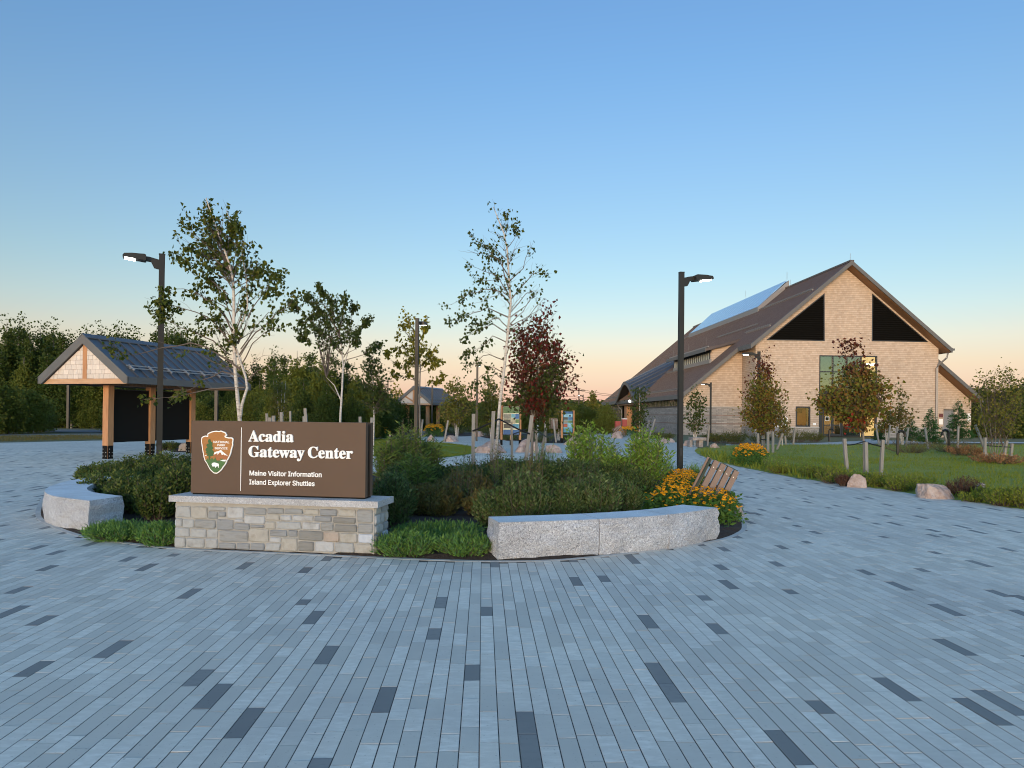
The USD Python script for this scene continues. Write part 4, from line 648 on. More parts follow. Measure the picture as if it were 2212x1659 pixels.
GLY = json.loads('''{"ACADIA":[[[[394,11],[395,25],[402,34],[416,42],[436,49],[436,64],[435,67],[430,70],[422,70],[418,67],[422,61],[422,53],[420,49],[413,45],[406,45],[400,48],[397,53],[397,62],[399,67],[405,73],[413,77],[422,79],[438,79],[448,77],[458,70],[462,62],[463,56],[463,13],[465,12],[466,14],[468,14],[471,10],[471,6],[468,3],[460,-2],[447,-3],[442,-1],[438,5],[436,5],[431,1],[424,-2],[409,-3],[400,1],[397,4]],[[421,19],[423,13],[426,12],[433,14],[436,17],[436,39],[429,37],[423,31],[421,25]]],[[[346,5],[352,6],[354,9],[354,66],[347,69],[347,75],[348,76],[381,76],[381,12],[382,7],[389,5],[389,-1],[388,-2],[347,-2]]],[[[354,94],[354,102],[356,106],[364,112],[372,112],[376,110],[382,102],[382,94],[380,90],[372,84],[364,84],[360,86]]],[[[259,47],[262,58],[266,66],[277,76],[285,79],[296,79],[307,74],[307,100],[303,103],[296,104],[297,111],[333,111],[334,110],[334,15],[337,10],[342,9],[341,2],[326,1],[311,-3],[307,-2],[306,3],[294,-3],[284,-3],[274,1],[266,9],[260,22]],[[286,28],[289,14],[292,11],[299,10],[305,14],[307,19],[307,59],[301,66],[292,65],[288,59],[286,48]]],[[[177,11],[178,25],[185,34],[199,42],[219,49],[219,64],[218,67],[213,70],[205,70],[201,67],[205,61],[205,53],[203,49],[196,45],[189,45],[183,48],[180,53],[180,62],[182,67],[188,73],[196,77],[205,79],[221,79],[231,77],[241,70],[245,62],[246,56],[246,13],[248,12],[249,14],[251,14],[254,10],[254,6],[251,3],[243,-2],[230,-3],[225,-1],[221,5],[219,5],[214,1],[207,-2],[192,-3],[183,1],[180,4]],[[204,19],[206,13],[209,12],[216,14],[219,17],[219,39],[212,37],[206,31],[204,25]]],[[[107,28],[107,46],[109,54],[117,67],[124,73],[139,79],[152,79],[164,75],[170,69],[172,64],[172,56],[171,53],[167,49],[157,48],[154,49],[150,53],[149,67],[146,70],[141,70],[136,66],[133,56],[134,31],[138,20],[143,15],[148,13],[157,13],[165,17],[168,21],[174,17],[173,13],[161,2],[147,-3],[131,-2],[123,2],[117,7],[109,20]]],[[[-4,5],[3,7],[7,11],[10,17],[47,112],[50,113],[55,112],[67,85],[67,82],[70,78],[72,70],[75,66],[75,63],[78,59],[78,56],[81,52],[83,44],[86,40],[86,37],[89,33],[94,18],[99,9],[103,6],[107,6],[108,4],[107,-2],[53,-2],[53,6],[59,6],[65,9],[65,15],[58,29],[27,29],[25,28],[20,15],[20,10],[24,6],[32,6],[32,-2],[-3,-2]],[[31,41],[32,40],[54,40],[43,69],[41,69]]]],"GATEWAY":[[[[511,-21],[513,-12],[520,-7],[530,-8],[534,-12],[535,-21],[537,-21],[543,-13],[546,-4],[545,4],[542,8],[522,60],[517,68],[512,69],[512,75],[513,76],[555,76],[556,70],[555,68],[550,68],[548,67],[548,62],[555,46],[558,35],[559,35],[570,65],[568,68],[561,69],[561,75],[562,76],[588,76],[588,68],[584,68],[580,62],[562,10],[557,0],[555,-9],[549,-22],[544,-29],[539,-33],[533,-35],[523,-35],[518,-33],[513,-28]]],[[[436,22],[440,30],[448,37],[463,44],[478,49],[478,64],[477,67],[472,70],[464,70],[460,67],[464,61],[464,53],[462,49],[455,45],[448,45],[442,48],[439,53],[439,62],[441,67],[447,73],[455,77],[464,79],[480,79],[490,77],[500,70],[504,62],[505,56],[505,13],[507,12],[508,14],[510,14],[513,10],[513,6],[510,3],[498,-3],[486,-2],[479,5],[466,-2],[461,-3],[447,-2],[442,1],[437,8]],[[465,31],[463,19],[465,13],[470,12],[475,14],[478,18],[478,39],[471,37]]],[[[324,70],[325,76],[363,76],[364,69],[359,68],[358,65],[367,39],[369,38],[371,40],[377,57],[374,66],[372,68],[367,69],[368,76],[407,76],[408,69],[402,67],[402,62],[408,42],[409,42],[412,45],[419,64],[418,68],[412,69],[412,75],[413,76],[436,76],[437,75],[437,69],[431,66],[428,60],[403,-4],[397,-4],[395,-1],[389,17],[389,21],[383,39],[382,39],[369,11],[365,-2],[363,-4],[357,-4],[338,43],[337,49],[333,56],[332,62],[330,66],[328,68],[325,68]]],[[[260,28],[260,48],[262,56],[267,65],[276,74],[289,79],[301,79],[312,75],[321,66],[326,52],[326,39],[287,38],[289,24],[292,18],[297,14],[301,13],[311,14],[320,23],[323,23],[327,19],[323,11],[313,2],[300,-3],[288,-3],[281,-1],[274,3],[268,9],[262,20]],[[288,64],[287,59],[287,49],[303,49],[303,60],[300,69],[294,70],[291,69]]],[[[206,67],[206,74],[223,90],[230,101],[233,104],[239,104],[239,77],[254,77],[254,66],[239,66],[239,19],[242,13],[246,13],[251,21],[258,18],[258,15],[252,5],[246,0],[238,-3],[227,-3],[219,0],[216,3],[213,10],[213,65]]],[[[124,11],[125,25],[132,34],[146,42],[166,49],[166,64],[165,67],[160,70],[152,70],[148,67],[152,61],[152,53],[150,49],[143,45],[136,45],[130,48],[127,53],[127,62],[129,67],[135,73],[143,77],[152,79],[168,79],[178,77],[188,70],[192,62],[193,56],[193,13],[195,12],[196,14],[198,14],[201,10],[201,6],[198,3],[190,-2],[177,-3],[172,-1],[168,5],[166,5],[161,1],[154,-2],[139,-3],[130,1],[127,4]],[[151,19],[153,13],[156,12],[163,14],[166,17],[166,39],[159,37],[153,31],[151,25]]],[[[5,44],[5,67],[8,79],[15,92],[26,103],[38,110],[53,114],[75,113],[92,107],[94,107],[99,114],[106,113],[106,74],[105,73],[99,73],[95,83],[89,92],[83,98],[75,103],[67,105],[60,105],[51,102],[45,96],[40,86],[38,77],[37,42],[41,24],[46,15],[51,10],[57,7],[71,6],[75,7],[79,12],[80,32],[79,38],[76,41],[64,42],[64,50],[120,50],[121,43],[111,41],[108,36],[108,6],[95,1],[74,-3],[55,-3],[41,0],[32,4],[19,14],[19,16],[13,22],[8,32]]]],"CENTER":[[[[404,-2],[403,5],[409,6],[411,9],[411,66],[404,69],[404,75],[405,76],[437,76],[439,69],[444,74],[453,78],[461,78],[466,76],[470,72],[472,67],[472,60],[468,53],[464,51],[456,51],[449,57],[448,60],[445,60],[439,52],[439,9],[442,6],[449,6],[450,-1],[449,-2]]],[[[332,28],[332,48],[334,56],[339,65],[348,74],[361,79],[373,79],[384,75],[393,66],[398,52],[398,39],[359,38],[361,24],[364,18],[369,14],[373,13],[383,14],[392,23],[395,23],[399,19],[395,11],[385,2],[372,-3],[360,-3],[353,-1],[346,3],[340,9],[334,20]],[[360,64],[359,59],[359,49],[375,49],[375,60],[372,69],[366,70],[363,69]]],[[[278,67],[278,74],[295,90],[302,101],[305,104],[311,104],[311,77],[326,77],[326,66],[311,66],[311,19],[314,13],[318,13],[323,21],[330,18],[330,15],[324,5],[318,0],[310,-3],[299,-3],[291,0],[288,3],[285,10],[285,65]]],[[[187,-2],[186,5],[192,6],[194,9],[194,65],[192,68],[187,68],[186,70],[187,76],[220,76],[222,70],[231,76],[240,78],[250,77],[256,74],[261,69],[264,61],[265,9],[267,6],[272,6],[273,4],[272,-2],[231,-2],[229,-1],[228,-2]],[[221,11],[223,6],[229,5],[236,6],[238,10],[238,56],[234,62],[227,61],[221,54]]],[[[115,28],[115,48],[117,56],[122,65],[131,74],[144,79],[156,79],[167,75],[176,66],[181,52],[181,39],[142,38],[144,24],[147,18],[152,14],[156,13],[166,14],[175,23],[178,23],[182,19],[178,11],[168,2],[155,-3],[143,-3],[136,-1],[129,3],[123,9],[117,20]],[[143,64],[142,59],[142,49],[158,49],[158,60],[155,69],[149,70],[146,69]]],[[[4,50],[5,69],[9,82],[19,97],[30,106],[38,110],[53,114],[74,113],[91,107],[96,108],[99,114],[106,113],[106,74],[105,73],[98,74],[92,88],[82,99],[68,105],[59,105],[52,103],[45,97],[41,90],[37,73],[37,64],[36,63],[37,39],[40,27],[44,19],[50,13],[56,10],[71,9],[86,14],[93,19],[100,28],[103,29],[109,22],[104,15],[94,6],[82,0],[69,-3],[53,-3],[40,0],[23,10],[15,19],[9,29]]]]}''')
a, b = facec(165, 467), facec(998, 474); cap = facec(265, 268)[1]-facec(265, 467)[1]
letters(GLY['ACADIA'], a[0], a[1], b[0], cap, .02)
a, b = facec(170, 757), facec(1200, 765); letters(GLY['GATEWAY'], a[0], (a[1]+b[1])/2, b[0], cap, .02)
a, b = facec(1262, 776), facec(2088, 780); letters(GLY['CENTER'], a[0], (a[1]+b[1])/2, b[0], cap, .02)
def line(name, text, cx0, cx1, cyb, cyt, parent, depth=.004, bold=False, fn=facec, base=.0005):
    a, b = fn(cx0, cyb), fn(cx1, cyb); h = fn(cx0, cyt)[1]-a[1]; m = meshkit.text_mesh(text, h, depth, bold); v = np.array(m.vertices); k = (b[0]-a[0])/(v[:, 0].max()-v[:, 0].min())
    v[:, 0] = (v[:, 0]-v[:, 0].min())*k
    obj(name, (FO+sx_*(a[0]+v[:, :1])+up*((a[1]+v[:, 1:2]))-sy_*(base+v[:, 2:]), m.faces), M['white'], parent)
line('lettering', 'Maine Visitor Information', 178, 1508, 1092, 1008, bd, bold=True); line('lettering', 'Island Explorer Shuttles', 172, 1378, 1258, 1172, bd, bold=True)
p, q = facec(29, 212), facec(5, 1380); relief('divider', sbox(p[0]-.004, q[1], p[0]+.004, p[1]), M['white'], 0, .003)
# arrowhead emblem
def em(cx, cy): return face((720+cx/7.539)*.576, (1580+cy/7.539)*.576)
def epoly(s): return Polygon([em(*map(float, q.split(','))) for q in s.split()]).buffer(0)
OUT = epoly("700,268 790,275 840,262 900,285 960,305 985,345 1010,385 1005,415 965,425 985,440 1060,455 1145,455 1185,490 1190,530 1175,600 1180,660 1160,740 1140,800 1130,870 1105,950 1070,1020 1040,1080 1010,1120 985,1190 950,1250 905,1300 870,1360 820,1410 760,1460 710,1480 640,1468 560,1400 520,1350 470,1260 430,1180 385,1120 350,1010 330,890 310,800 300,700 285,620 280,545 290,460 340,418 410,402 460,415 455,370 470,335 550,300 620,276")
IN = OUT.buffer(-.0125)
em0 = relief('emblem', OUT, M['white'], 0, .016); relief('emblem_field', IN, M['emblem_brown'], .016, .019, em0)
relief('emblem_ground', epoly("360,1110 440,1085 470,1040 490,1090 540,1080 575,1045 600,1030 620,1080 660,1060 680,1000 710,1070 730,1105 830,1100 840,1030 860,1075 890,1045 910,1085 990,1082 1100,1060 1000,1250 760,1480 650,1480 500,1340").intersection(IN), M['emblem_green'], .019, .0215, em0)
relief('emblem_mountain', epoly("645,935 660,880 720,850 790,835 845,805 900,860 960,905 1050,980 1000,1090 830,1100 700,1080").intersection(IN), M['emblem_hill'], .019, .0205, em0)
relief('emblem_snow', epoly("645,935 660,880 720,852 790,835 845,803 900,860 960,905 1050,985 990,955 940,955 910,920 900,945 870,945 845,890 815,870 780,915 745,948 755,905 720,900 690,925").intersection(IN), M['white'], .0205, .0225, em0)
relief('emblem_lake', epoly("825,1105 880,1088 990,1084 970,1130 900,1125").intersection(IN), M['white'], .0215, .0228, em0); relief('emblem_lake', epoly("380,975 420,952 455,965 440,975").intersection(IN), M['white'], .0195, .0215, em0)
relief('emblem_pine', epoly("515,500 550,510 560,570 600,590 610,640 595,700 630,740 625,780 590,800 640,840 645,890 620,940 640,965 580,985 545,975 540,1085 500,1085 495,975 440,975 470,920 415,895 440,850 410,810 430,760 470,730 435,690 450,640 500,625 480,560 490,520"), M['emblem_tree'], .0195, .0225, em0)
relief('emblem_bison', epoly("590,1195 615,1172 660,1160 700,1168 740,1180 780,1195 795,1230 790,1270 782,1310 765,1308 770,1270 745,1265 715,1280 700,1308 685,1308 680,1275 655,1268 625,1278 600,1260 588,1225"), M['white'], .0215, .0235, em0)
for tx, x0, x1, yb, yt in (('NATIONAL', 635, 1080, 610, 552), ('PARK', 742, 965, 697, 640), ('SERVICE', 672, 1033, 783, 727)): line('emblem_word', tx, x0, x1, yb, yt, em0, .002, True, em, .0195)

# ================================================================ granite seat walls
def curve(pts, n):
    p = np.array(pts, float); P = np.vstack([2*p[0]-p[1], p, 2*p[-1]-p[-2]]); out = []
    for i in range(1, len(P)-2):
        a, b, c, d = P[i-1:i+3]
        for t in np.linspace(0, 1, n, endpoint=False): out.append(.5*((2*b)+(-a+c)*t+(2*a-5*b+4*c-d)*t*t+(-a+3*b-3*c+d)*t**3))
    return np.vstack([out, p[-1]])
def seat_block(front, back, h, parent, seed, endA, endB):
    """one split-faced block of a curved granite bench between two polylines; the top is flat and fine, the rest rough"""
    n = len(front); rows = []; nz = 14
    for k in range(n):
        f, b = front[k], back[k]; d = (f-b)/np.linalg.norm(f-b); ring = []
        for z in np.linspace(-.03, h, nz): ring.append((f[0], f[1], z, d[0], d[1], 1. if z < h-.001 else 0.))
        for s in (.25, .5, .75): q = f+(b-f)*s; ring.append((q[0], q[1], h, 0, 0, 0.))
        for z in np.linspace(h, -.03, nz): ring.append((b[0], b[1], z, -d[0], -d[1], 1. if z < h-.001 else 0.))
        rows.append(ring)
    R_ = np.array(rows); V = R_[:, :, :3].copy(); m = R_.shape[1]
    nse = meshkit.fbm(V*[5, 5, 7], 4, seed)-.5; fade = np.clip((h-V[:, :, 2])/.07, 0, 1)*R_[:, :, 5]
    bul = (.022*np.sin(np.clip(V[:, :, 2]/h, 0, 1)*math.pi)+.065*nse)*fade; V[:, :, 0] += R_[:, :, 3]*bul; V[:, :, 1] += R_[:, :, 4]*bul
    for e, k, s in ((endA, 0, 1), (endB, n-1, -1)):          # split end faces bulge too
        if e:
            t = (front[k]-front[k+s]); t /= np.linalg.norm(t); q = (meshkit.fbm(V[k]*[6, 6, 8], 4, seed+3)-.35)*.06*np.clip((h-V[k][:, 2])/.08, 0, 1); V[k][:, 0] += t[0]*q; V[k][:, 1] += t[1]*q
    i, j = np.meshgrid(np.arange(n-1), np.arange(m-1), indexing='ij'); q = np.stack([i*m+j, (i+1)*m+j, (i+1)*m+j+1, i*m+j+1], -1).reshape(-1, 4)
    top = ((j >= nz-1) & (j < nz+3)).ravel(); v = V.reshape(-1, 3); tri = lambda a: np.vstack([a[:, [0, 1, 2]], a[:, [0, 2, 3]]])
    F = [tri(q[~top])]
    vv = [v]; cnt = len(v)
    for k, fl in ((0, False), (n-1, True)):                  # end caps as a grid between the front and back edges
        A_, B_ = V[k][:nz], V[k][nz+3:][::-1]; K = 8; gr = np.stack([A_+(B_-A_)*s for s in np.linspace(0, 1, K)], 0)
        if (endA and k == 0) or (endB and k):
            t = (front[k]-front[k+1 if k == 0 else k-1]); t /= np.linalg.norm(t); w_ = np.sin(np.linspace(0, 1, K)*math.pi)[:, None]*np.clip((h-gr[:, :, 2])/.08, 0, 1)
            dd = (.02+.09*(meshkit.fbm(gr*[7, 7, 9], 4, seed+9)-.45))*w_; gr[:, :, 0] += t[0]*dd; gr[:, :, 1] += t[1]*dd
        ii, jj = np.meshgrid(np.arange(K-1), np.arange(nz-1), indexing='ij'); qq = np.stack([ii*nz+jj, (ii+1)*nz+jj, (ii+1)*nz+jj+1, ii*nz+jj+1], -1).reshape(-1, 4)
        F.append(tri(qq if not fl else qq[:, ::-1])+cnt); vv.append(gr.reshape(-1, 3)); cnt += K*nz
    bp = obj('granite_block', (np.vstack(vv), np.vstack(F)), M['granite_rough'], parent)
    obj('seat_top', (v+[0, 0, .0005], tri(q[top])), M['granite_top'], bp)
def xy(u, d): p = CAM+RT*u+FW*d; return p[:2]
def seat(name, label, fr, bk, h, splits, seed):
    F, B_ = curve([xy(*p) for p in fr], 16), curve([xy(*p) for p in bk], 16); n = len(F)-1
    t = thing(name, label, 'stone bench', (*((F[n//2]+B_[n//2])/2), 0)); cuts = [0]+[int(s*n) for s in splits]+[n]
    for i in range(len(cuts)-1):
        a, b = cuts[i], cuts[i+1]; f, g = F[a:b+1].copy(), B_[a:b+1].copy()
        if i: f[0] += (f[1]-f[0])*.16; g[0] += (g[1]-g[0])*.16
        seat_block(f, g, h, t, seed+i, i == 0, i == len(cuts)-2)
seat('granite_bench', 'long curved granite bench right of the entrance sign', [(-.13, 8.17), (.98, 8.50), (1.97, 8.98), (2.80, 9.72)], [(-.27, 8.63), (.82, 8.97), (1.72, 9.42), (2.40, 10.02)], .43, [.36, .68], 21)
seat('granite_bench', 'short curved granite bench at the left end of the island', [(-5.74, 9.75), (-6.65, 10.35), (-7.33, 11.3), (-7.75, 12.55), (-7.8, 13.6)], [(-5.62, 10.35), (-6.35, 10.85), (-6.85, 11.6), (-7.12, 12.6), (-7.15, 13.6)], .43, [.62], 31)

# ================================================================ slatted lounge seat that leans among the flowers
def lounge(label, pc, dist, corners, depth, group=None, n=4):
    """a double-faced slatted back on a dark green frame; corners (top left, top right, bottom left) give its tilt"""
    tl, tr, blc = (AT(*c, dist) for c in corners); u = tr-tl; wd = np.linalg.norm(u); u /= wd; d = blc-tl; d -= u*np.dot(d, u); ln = np.linalg.norm(d); d /= ln; nrm = np.cross(u, d); nrm *= -np.sign(np.dot(nrm, tl-CAM)); 
    t = thing('lounge_seat', label, 'seat', (tl[0], tl[1], 0), group); ln = max(ln, .9*wd*1.6); axs = np.array([u, d, nrm]); sw_ = wd/n
    W = lambda a, b, c: tl+u*a+d*b+nrm*c
    for face_, c in (('slat', 0.0), ('rear_slat', -depth)):
        for i in range(n):
            s = obj(face_, MB().box(W((i+.5)*sw_-(0 if c == 0 else .8*depth), ln/2, c), (sw_-.036, ln, .028), axs), M['slat'], t)
            if c == 0: obj('screw', MB().tube([W((i+.5)*sw_-.01, .13, .014), W((i+.5)*sw_-.01, .13, .018)], .011, 8), M['screw'], s)
    for b in (.12, ln-.15): obj('frame_rail', MB().box(W(wd/2, b, -depth/2), (wd, .05, depth-.03), axs), M['greenframe'], t)
    for a in (.012, wd-.03): obj('frame_stile', MB().box(W(a-.4*depth, ln/2, -depth/2), (.03, ln-.02, depth-.05), axs), M['greenframe'], t)
    obj('cap_strip', MB().box(W(wd*.62, -.008, -depth*.5), (wd*.6, .016, depth*.55), axs), M['greenframe'], t)
    b0 = W(wd/2, ln*.75, -depth/2); obj('leg', MB().bar((b0[0], b0[1], -.02), b0, .07, .07), M['greenframe'], t); return t
lounge('slatted brown seat back leaning right among the orange flowers', None, 12.6, [(1542, 992), (1599, 1021), (1500, 1063)], .13)
lounge('brown slatted seat back beside the red bin near the porch', None, 57.0, [(1324.5, 926), (1341, 918), (1331, 946)], .12, n=6)
lounge('dark slatted seat back between the two picture boards', None, 47.0, [(1190, 903), (1206, 903.5), (1187, 921)], .12, n=6)

# ================================================================ lamp posts
def lamp(label, px, dist, ztop, side, arm=.55, w=.13, head=True, yaw=0.0, base=0.0):
    b = FOOT(px, dist, base); t = thing('street_lamp', label, 'lamp post', b, 'square bronze lamp posts' if False else None)
    e = np.array([side*math.cos(yaw), math.sin(yaw), 0]); n = np.array([-e[1], e[0], 0]); up = np.array([0, 0, 1.]); ax_ = np.array([e, n, up])
    m = trimesh.creation.box((w, w, ztop-base)); pol = MB().box(b+up*(ztop-base)/2, (w, w, ztop-base), ax_)
    p = obj('pole', pol, M['pole'], t); obj('cap', MB().box(b+up*(ztop-base+.008), (w+.012, w+.012, .016), ax_), M['pole'], p)
    obj('hand_hole_cover', MB().box(b+up*.75-n*(w/2+.004)*np.sign(np.dot(n, [0, 1, 0])), (w*.55, .008, .2), ax_), M['lamp_dark'], p)
    if not head: return t
    z = ztop-base; o = b+up*z
    br = obj('bracket', MB().prism(Polygon([(w/2, -.13), (.26, -.085), (.38, -.075), (.38, -.19), (.235, -.2), (.165, -.34), (w/2, -.36)]), o-n*.035, e, up, n, .07), M['pole'], t)
    h0 = .34; pf = Polygon([(h0, -.065), (h0+.04, -.05), (h0+.3, -.055), (h0+.46, -.075), (h0+.49, -.12), (h0+.49, -.15), (h0+.02, -.2), (h0, -.19)])
    hd = obj('lamp_head', MB().prism(pf, o-n*.17, e, up, n, .34), M['pole'], t)
    c = o+e*(h0+.345)-up*.172; tl = np.array([.05, 0, .0]); axl = np.array([e, n, up]); d_ = (e*.47+up*.05); d_ /= np.linalg.norm(d_); u2 = np.cross(d_, n); u2 *= np.sign(u2[2])
    obj('lens', MB().box(c+u2*(-.004), (.22, .24, .02), np.array([d_, n, u2])), M['led'], hd)
    return t
L1 = lamp('tall lamp post beside the timber shelter, lamp head pointing left', 345, 17.2, 5.44, -1, yaw=-.42)
L2 = lamp('tall lamp post among orange flowers, lamp head pointing right', 1469.5, 18.7, 5.44, 1, yaw=.15, w=.12)
lamp('lamp post with short arm in front of the yellow maple', 899, 28.2, 5.44, 1, yaw=1.35)
lamp('lamp post behind the white birch left of the picture board', 1030, 46, 5.0, 1, yaw=1.5)
lamp('lamp post on the right lawn beside the orange flower clump', 1638.5, 37, 5.1, -1)
lamp('lamp post in front of the stone wing wall', 1535, 60, 4.6, -1)
lamp('thin far lamp post rising past the far shelter roof', 933, 62, 4.2, 1, head=False)
lamp('dark lamp post across the road at the forest edge', 147, 68, 6.2, 1, head=False, w=.22)
lamp('dark lamp post behind the far end of the black boards', 467, 34, 3.6, 1, head=False, w=.14)
lamp('small far lamp post between the utility poles', 1259.5, 120, 5.3, -1)

# ================================================================ boulders
def boulder(label, x0, x1, yt, yb, seed, mt='boulder', flat=.0, deep=.8, low=1):
    c = G((x0+x1)/2, yb); dist = np.dot(c-CAM, FW); k = dist/FOC; w, h = (x1-x0)*k, (yb-yt)*k*1.0
    m = trimesh.creation.icosphere(4, 1.0); v = np.array(m.vertices); rs = np.random.default_rng(seed)
    for _ in range(14):                                     # split planes
        n = rs.normal(size=3); n[2] = abs(n[2])*.7; n /= np.linalg.norm(n); d = rs.uniform(.5, .82); s = v@n-d; v = v-np.maximum(s, 0)[:, None]*n*.92
    v *= 1+.34*(meshkit.fbm(v*1.9+seed, 4, seed)[:, None]-.5); v += .11*(meshkit.fbm(v*6+seed, 4, seed+1)[:, None]-.5)*v
    v /= np.array([np.ptp(v[:, 0]), np.ptp(v[:, 1]), 1])/2; zt = v[:, 2].max(); v[:, 2] /= zt; v[:, 2] = np.where(v[:, 2] < 0, v[:, 2]*.4, v[:, 2])
    dd = w*deep/2; cc = np.array([c[0], c[1], 0])+np.array([FW[0], FW[1], 0])*dd*.6
    v = v*[w/2, dd, h*(1+dd*.5/dist)]+cc
    return obj('boulder', (v, m.faces), M[mt], label=label, cat='boulder', smooth=22)
for i, (lb, *q) in enumerate([('big pink boulder behind the birch stakes', 1012, 1100, 951, 979), ('tall pink boulder left of the red maple trunk', 1111, 1146, 948.5, 977), ('low pink boulder right of the red maple stakes', 1176, 1217, 961, 978), ('pink boulder just behind the red maple stake, lower shoulder', 1140, 1164, 954, 978), ('pink boulder in front of the right picture board', 1215, 1261, 943, 961), ('small round pink boulder at the back of the central lawn', 918, 944, 939, 953),
      ('long pink boulder at the back edge of the central lawn', 952, 995, 940.5, 954.5), ('pink boulder left of the orange flowers by the far shelter', 903, 928, 926.5, 942), ('flat pink boulder beside the lamp post behind the lawn', 1014, 1047, 931.5, 943), ('pale boulder half hidden by the island shrubs', 905, 976, 1034, 1072),
      ('pink grey boulder beside the black notice boards', 381, 409, 956, 975.5), ('pink boulder at the lawn edge under the staked maple', 1835, 1882, 1024, 1053.5), ('large flat pink boulder right of the lawn edge, beside the maroon shrub', 1986, 2070, 1046, 1077.5), ('grey boulder behind the maroon shrub', 2106, 2137, 1043, 1068), ('small rock at the kerb corner behind the flowers', 1582, 1612, 1090, 1115.5),
      ('pink boulder by the porch path flowers', 1323, 1351, 931, 947), ('low pink boulder left of the lamp post near the stone wall', 1411, 1448, 945.5, 957), ('pink boulder beside the flat stone seat', 1474, 1490, 951, 963), ('smooth boulder at the tip of the right lawn', 1531, 1557, 957, 967.5), ('pale boulder behind the low pink boulder near the stone wall', 1444, 1462, 947, 956)]):
    boulder(lb, *q, seed=40+i, mt='boulder_grey' if 'grey' in lb or 'small rock' in lb or 'pale' in lb else 'boulder', deep=1.0 if i == 1 else .8)
c = G(1510, 966); k = np.dot(c-CAM, FW)/FOC
ss = thing('stone_seat', 'flat stone slab seat beside boulders near the stone wall', 'stone bench', c)
obj('slab', MB().box(c+[0, .3, .46], (30*k, .8, .16)), M['boulder_grey'], ss); obj('support', MB().box(c+[.12, .3, .19], (9*k, .55, .38)), M['boulder_grey'], ss); obj('support', MB().box(c+[-.42, .35, .19], (6*k, .5, .38)), M['boulder_grey'], ss)

# ================================================================ picture boards
def board(label, x0, x1, yt, yb, dist, foot, seed, legs):
    a, b = AT(x0, yt, dist), AT(x1, yb, dist); t = thing('picture_board', label, 'information board', ((a[0]+b[0])/2, a[1], 0)); Y = a[1]; x_0, x_1, z1, z0 = a[0], b[0], a[2], b[2]
    pn = obj('panel', MB().span((x_0, Y, z0), (x_1, Y+.06, z1)), M['black'], t)
    for px in legs:
        q = AT(px, 900, dist); p_ = obj('post', MB().span((q[0]-.06, Y+.07, .25), (q[0]+.06, Y+.19, z1+.04 if px != legs[-1] or len(legs) < 3 else z0)), M['cedar'], t); obj('steel_shoe', MB().span((q[0]-.07, Y+.06, -.02), (q[0]+.07, Y+.2, .3)), M['black'], p_)
    rs = np.random.default_rng(seed); W_, H_ = x_1-x_0, z1-z0
    bg = obj('print', MB().span((x_0+.03, Y-.004, z0+.03), (x_1-.03, Y-.001, z1-.03)), BM['cream' if seed == 1 else 'sea'], pn)
    for (u0, v0, u1, v1, c) in (([(.04, .76, .96, .97, 'leafgreen'), (.06, .56, .48, .72, 'grey'), (.5, .6, .72, .73, 'sea'), (.73, .56, .95, .73, 'blue'), (.07, .42, .47, .54, 'dark'), (.5, .40, .74, .58, 'sand'), (.75, .42, .95, .55, 'leafgreen'), (.07, .24, .5, .38, 'dark'), (.54, .24, .95, .38, 'lake'), (.04, .02, .96, .18, 'deepblue')]) if seed == 1 else
         ([(.05, .88, .95, .97, 'deepblue'), (.05, .74, .95, .86, 'sky'), (.06, .6, .48, .72, 'dark'), (.52, .6, .94, .72, 'blue'), (.06, .46, .48, .57, 'grey'), (.52, .46, .94, .57, 'leafgreen'), (.06, .26, .44, .42, 'rust'), (.5, .26, .94, .42, 'sky'), (.05, .03, .95, .2, 'lake')])):
        obj('picture', MB().span((x_0+u0*W_, Y-.009, z0+v0*H_), (x_0+u1*W_, Y-.005, z0+v1*H_)), BM[c], pn)
BM = {k: mat('print_'+k, tuple(.72*x for x in c), tuple(min(1, .72*x*s) for x, s in zip(c, (1.9, 1.7, 1.5))), 7, .5) for k, c in dict(cream=(.52, .52, .36), sea=(.12, .33, .42), leafgreen=(.09, .17, .06), grey=(.2, .2, .16), blue=(.03, .12, .3), dark=(.06, .06, .045), sand=(.35, .33, .22), lake=(.05, .22, .34), deepblue=(.012, .085, .24), sky=(.2, .42, .55), rust=(.28, .06, .03)).items()}
board('tall picture board behind the birch stakes with cream and blue print', 1086, 1122.5, 877, 940, 40.0, 0, 1, [1083.7, 1124, 1104.5])
board('narrow blue picture board right of the red maple', 1216.5, 1237.5, 888, 935, 44.0, 0, 2, [1214.5, 1239.5])
# red bin and white pole by the porch
c = FOOT(1341, 66); t = thing('recycling_bin', 'red two part bin beside the leaning seat at the porch', 'bin', c)
obj('bin_body', MB().box(c+[.32, 0, .72], (.42, .45, 1.44)), M['red'], t); obj('bin_body', MB().box(c+[-.3, -.1, .95], (.5, .4, .62)), M['red'], t); obj('bin_stand', MB().box(c+[-.3, -.1, .32], (.35, .3, .64)), M['black'], t); obj('bin_lid', MB().box(c+[.32, 0, 1.47], (.46, .48, .06)), M['white'], t)
c = FOOT(1161.5, 50); obj('flag_marker', MB().tube([c, c+[0, 0, 2.2]], .05, 8), M['white'], label='thin white pole behind the red maple near the dark slatted seat', cat='pole')
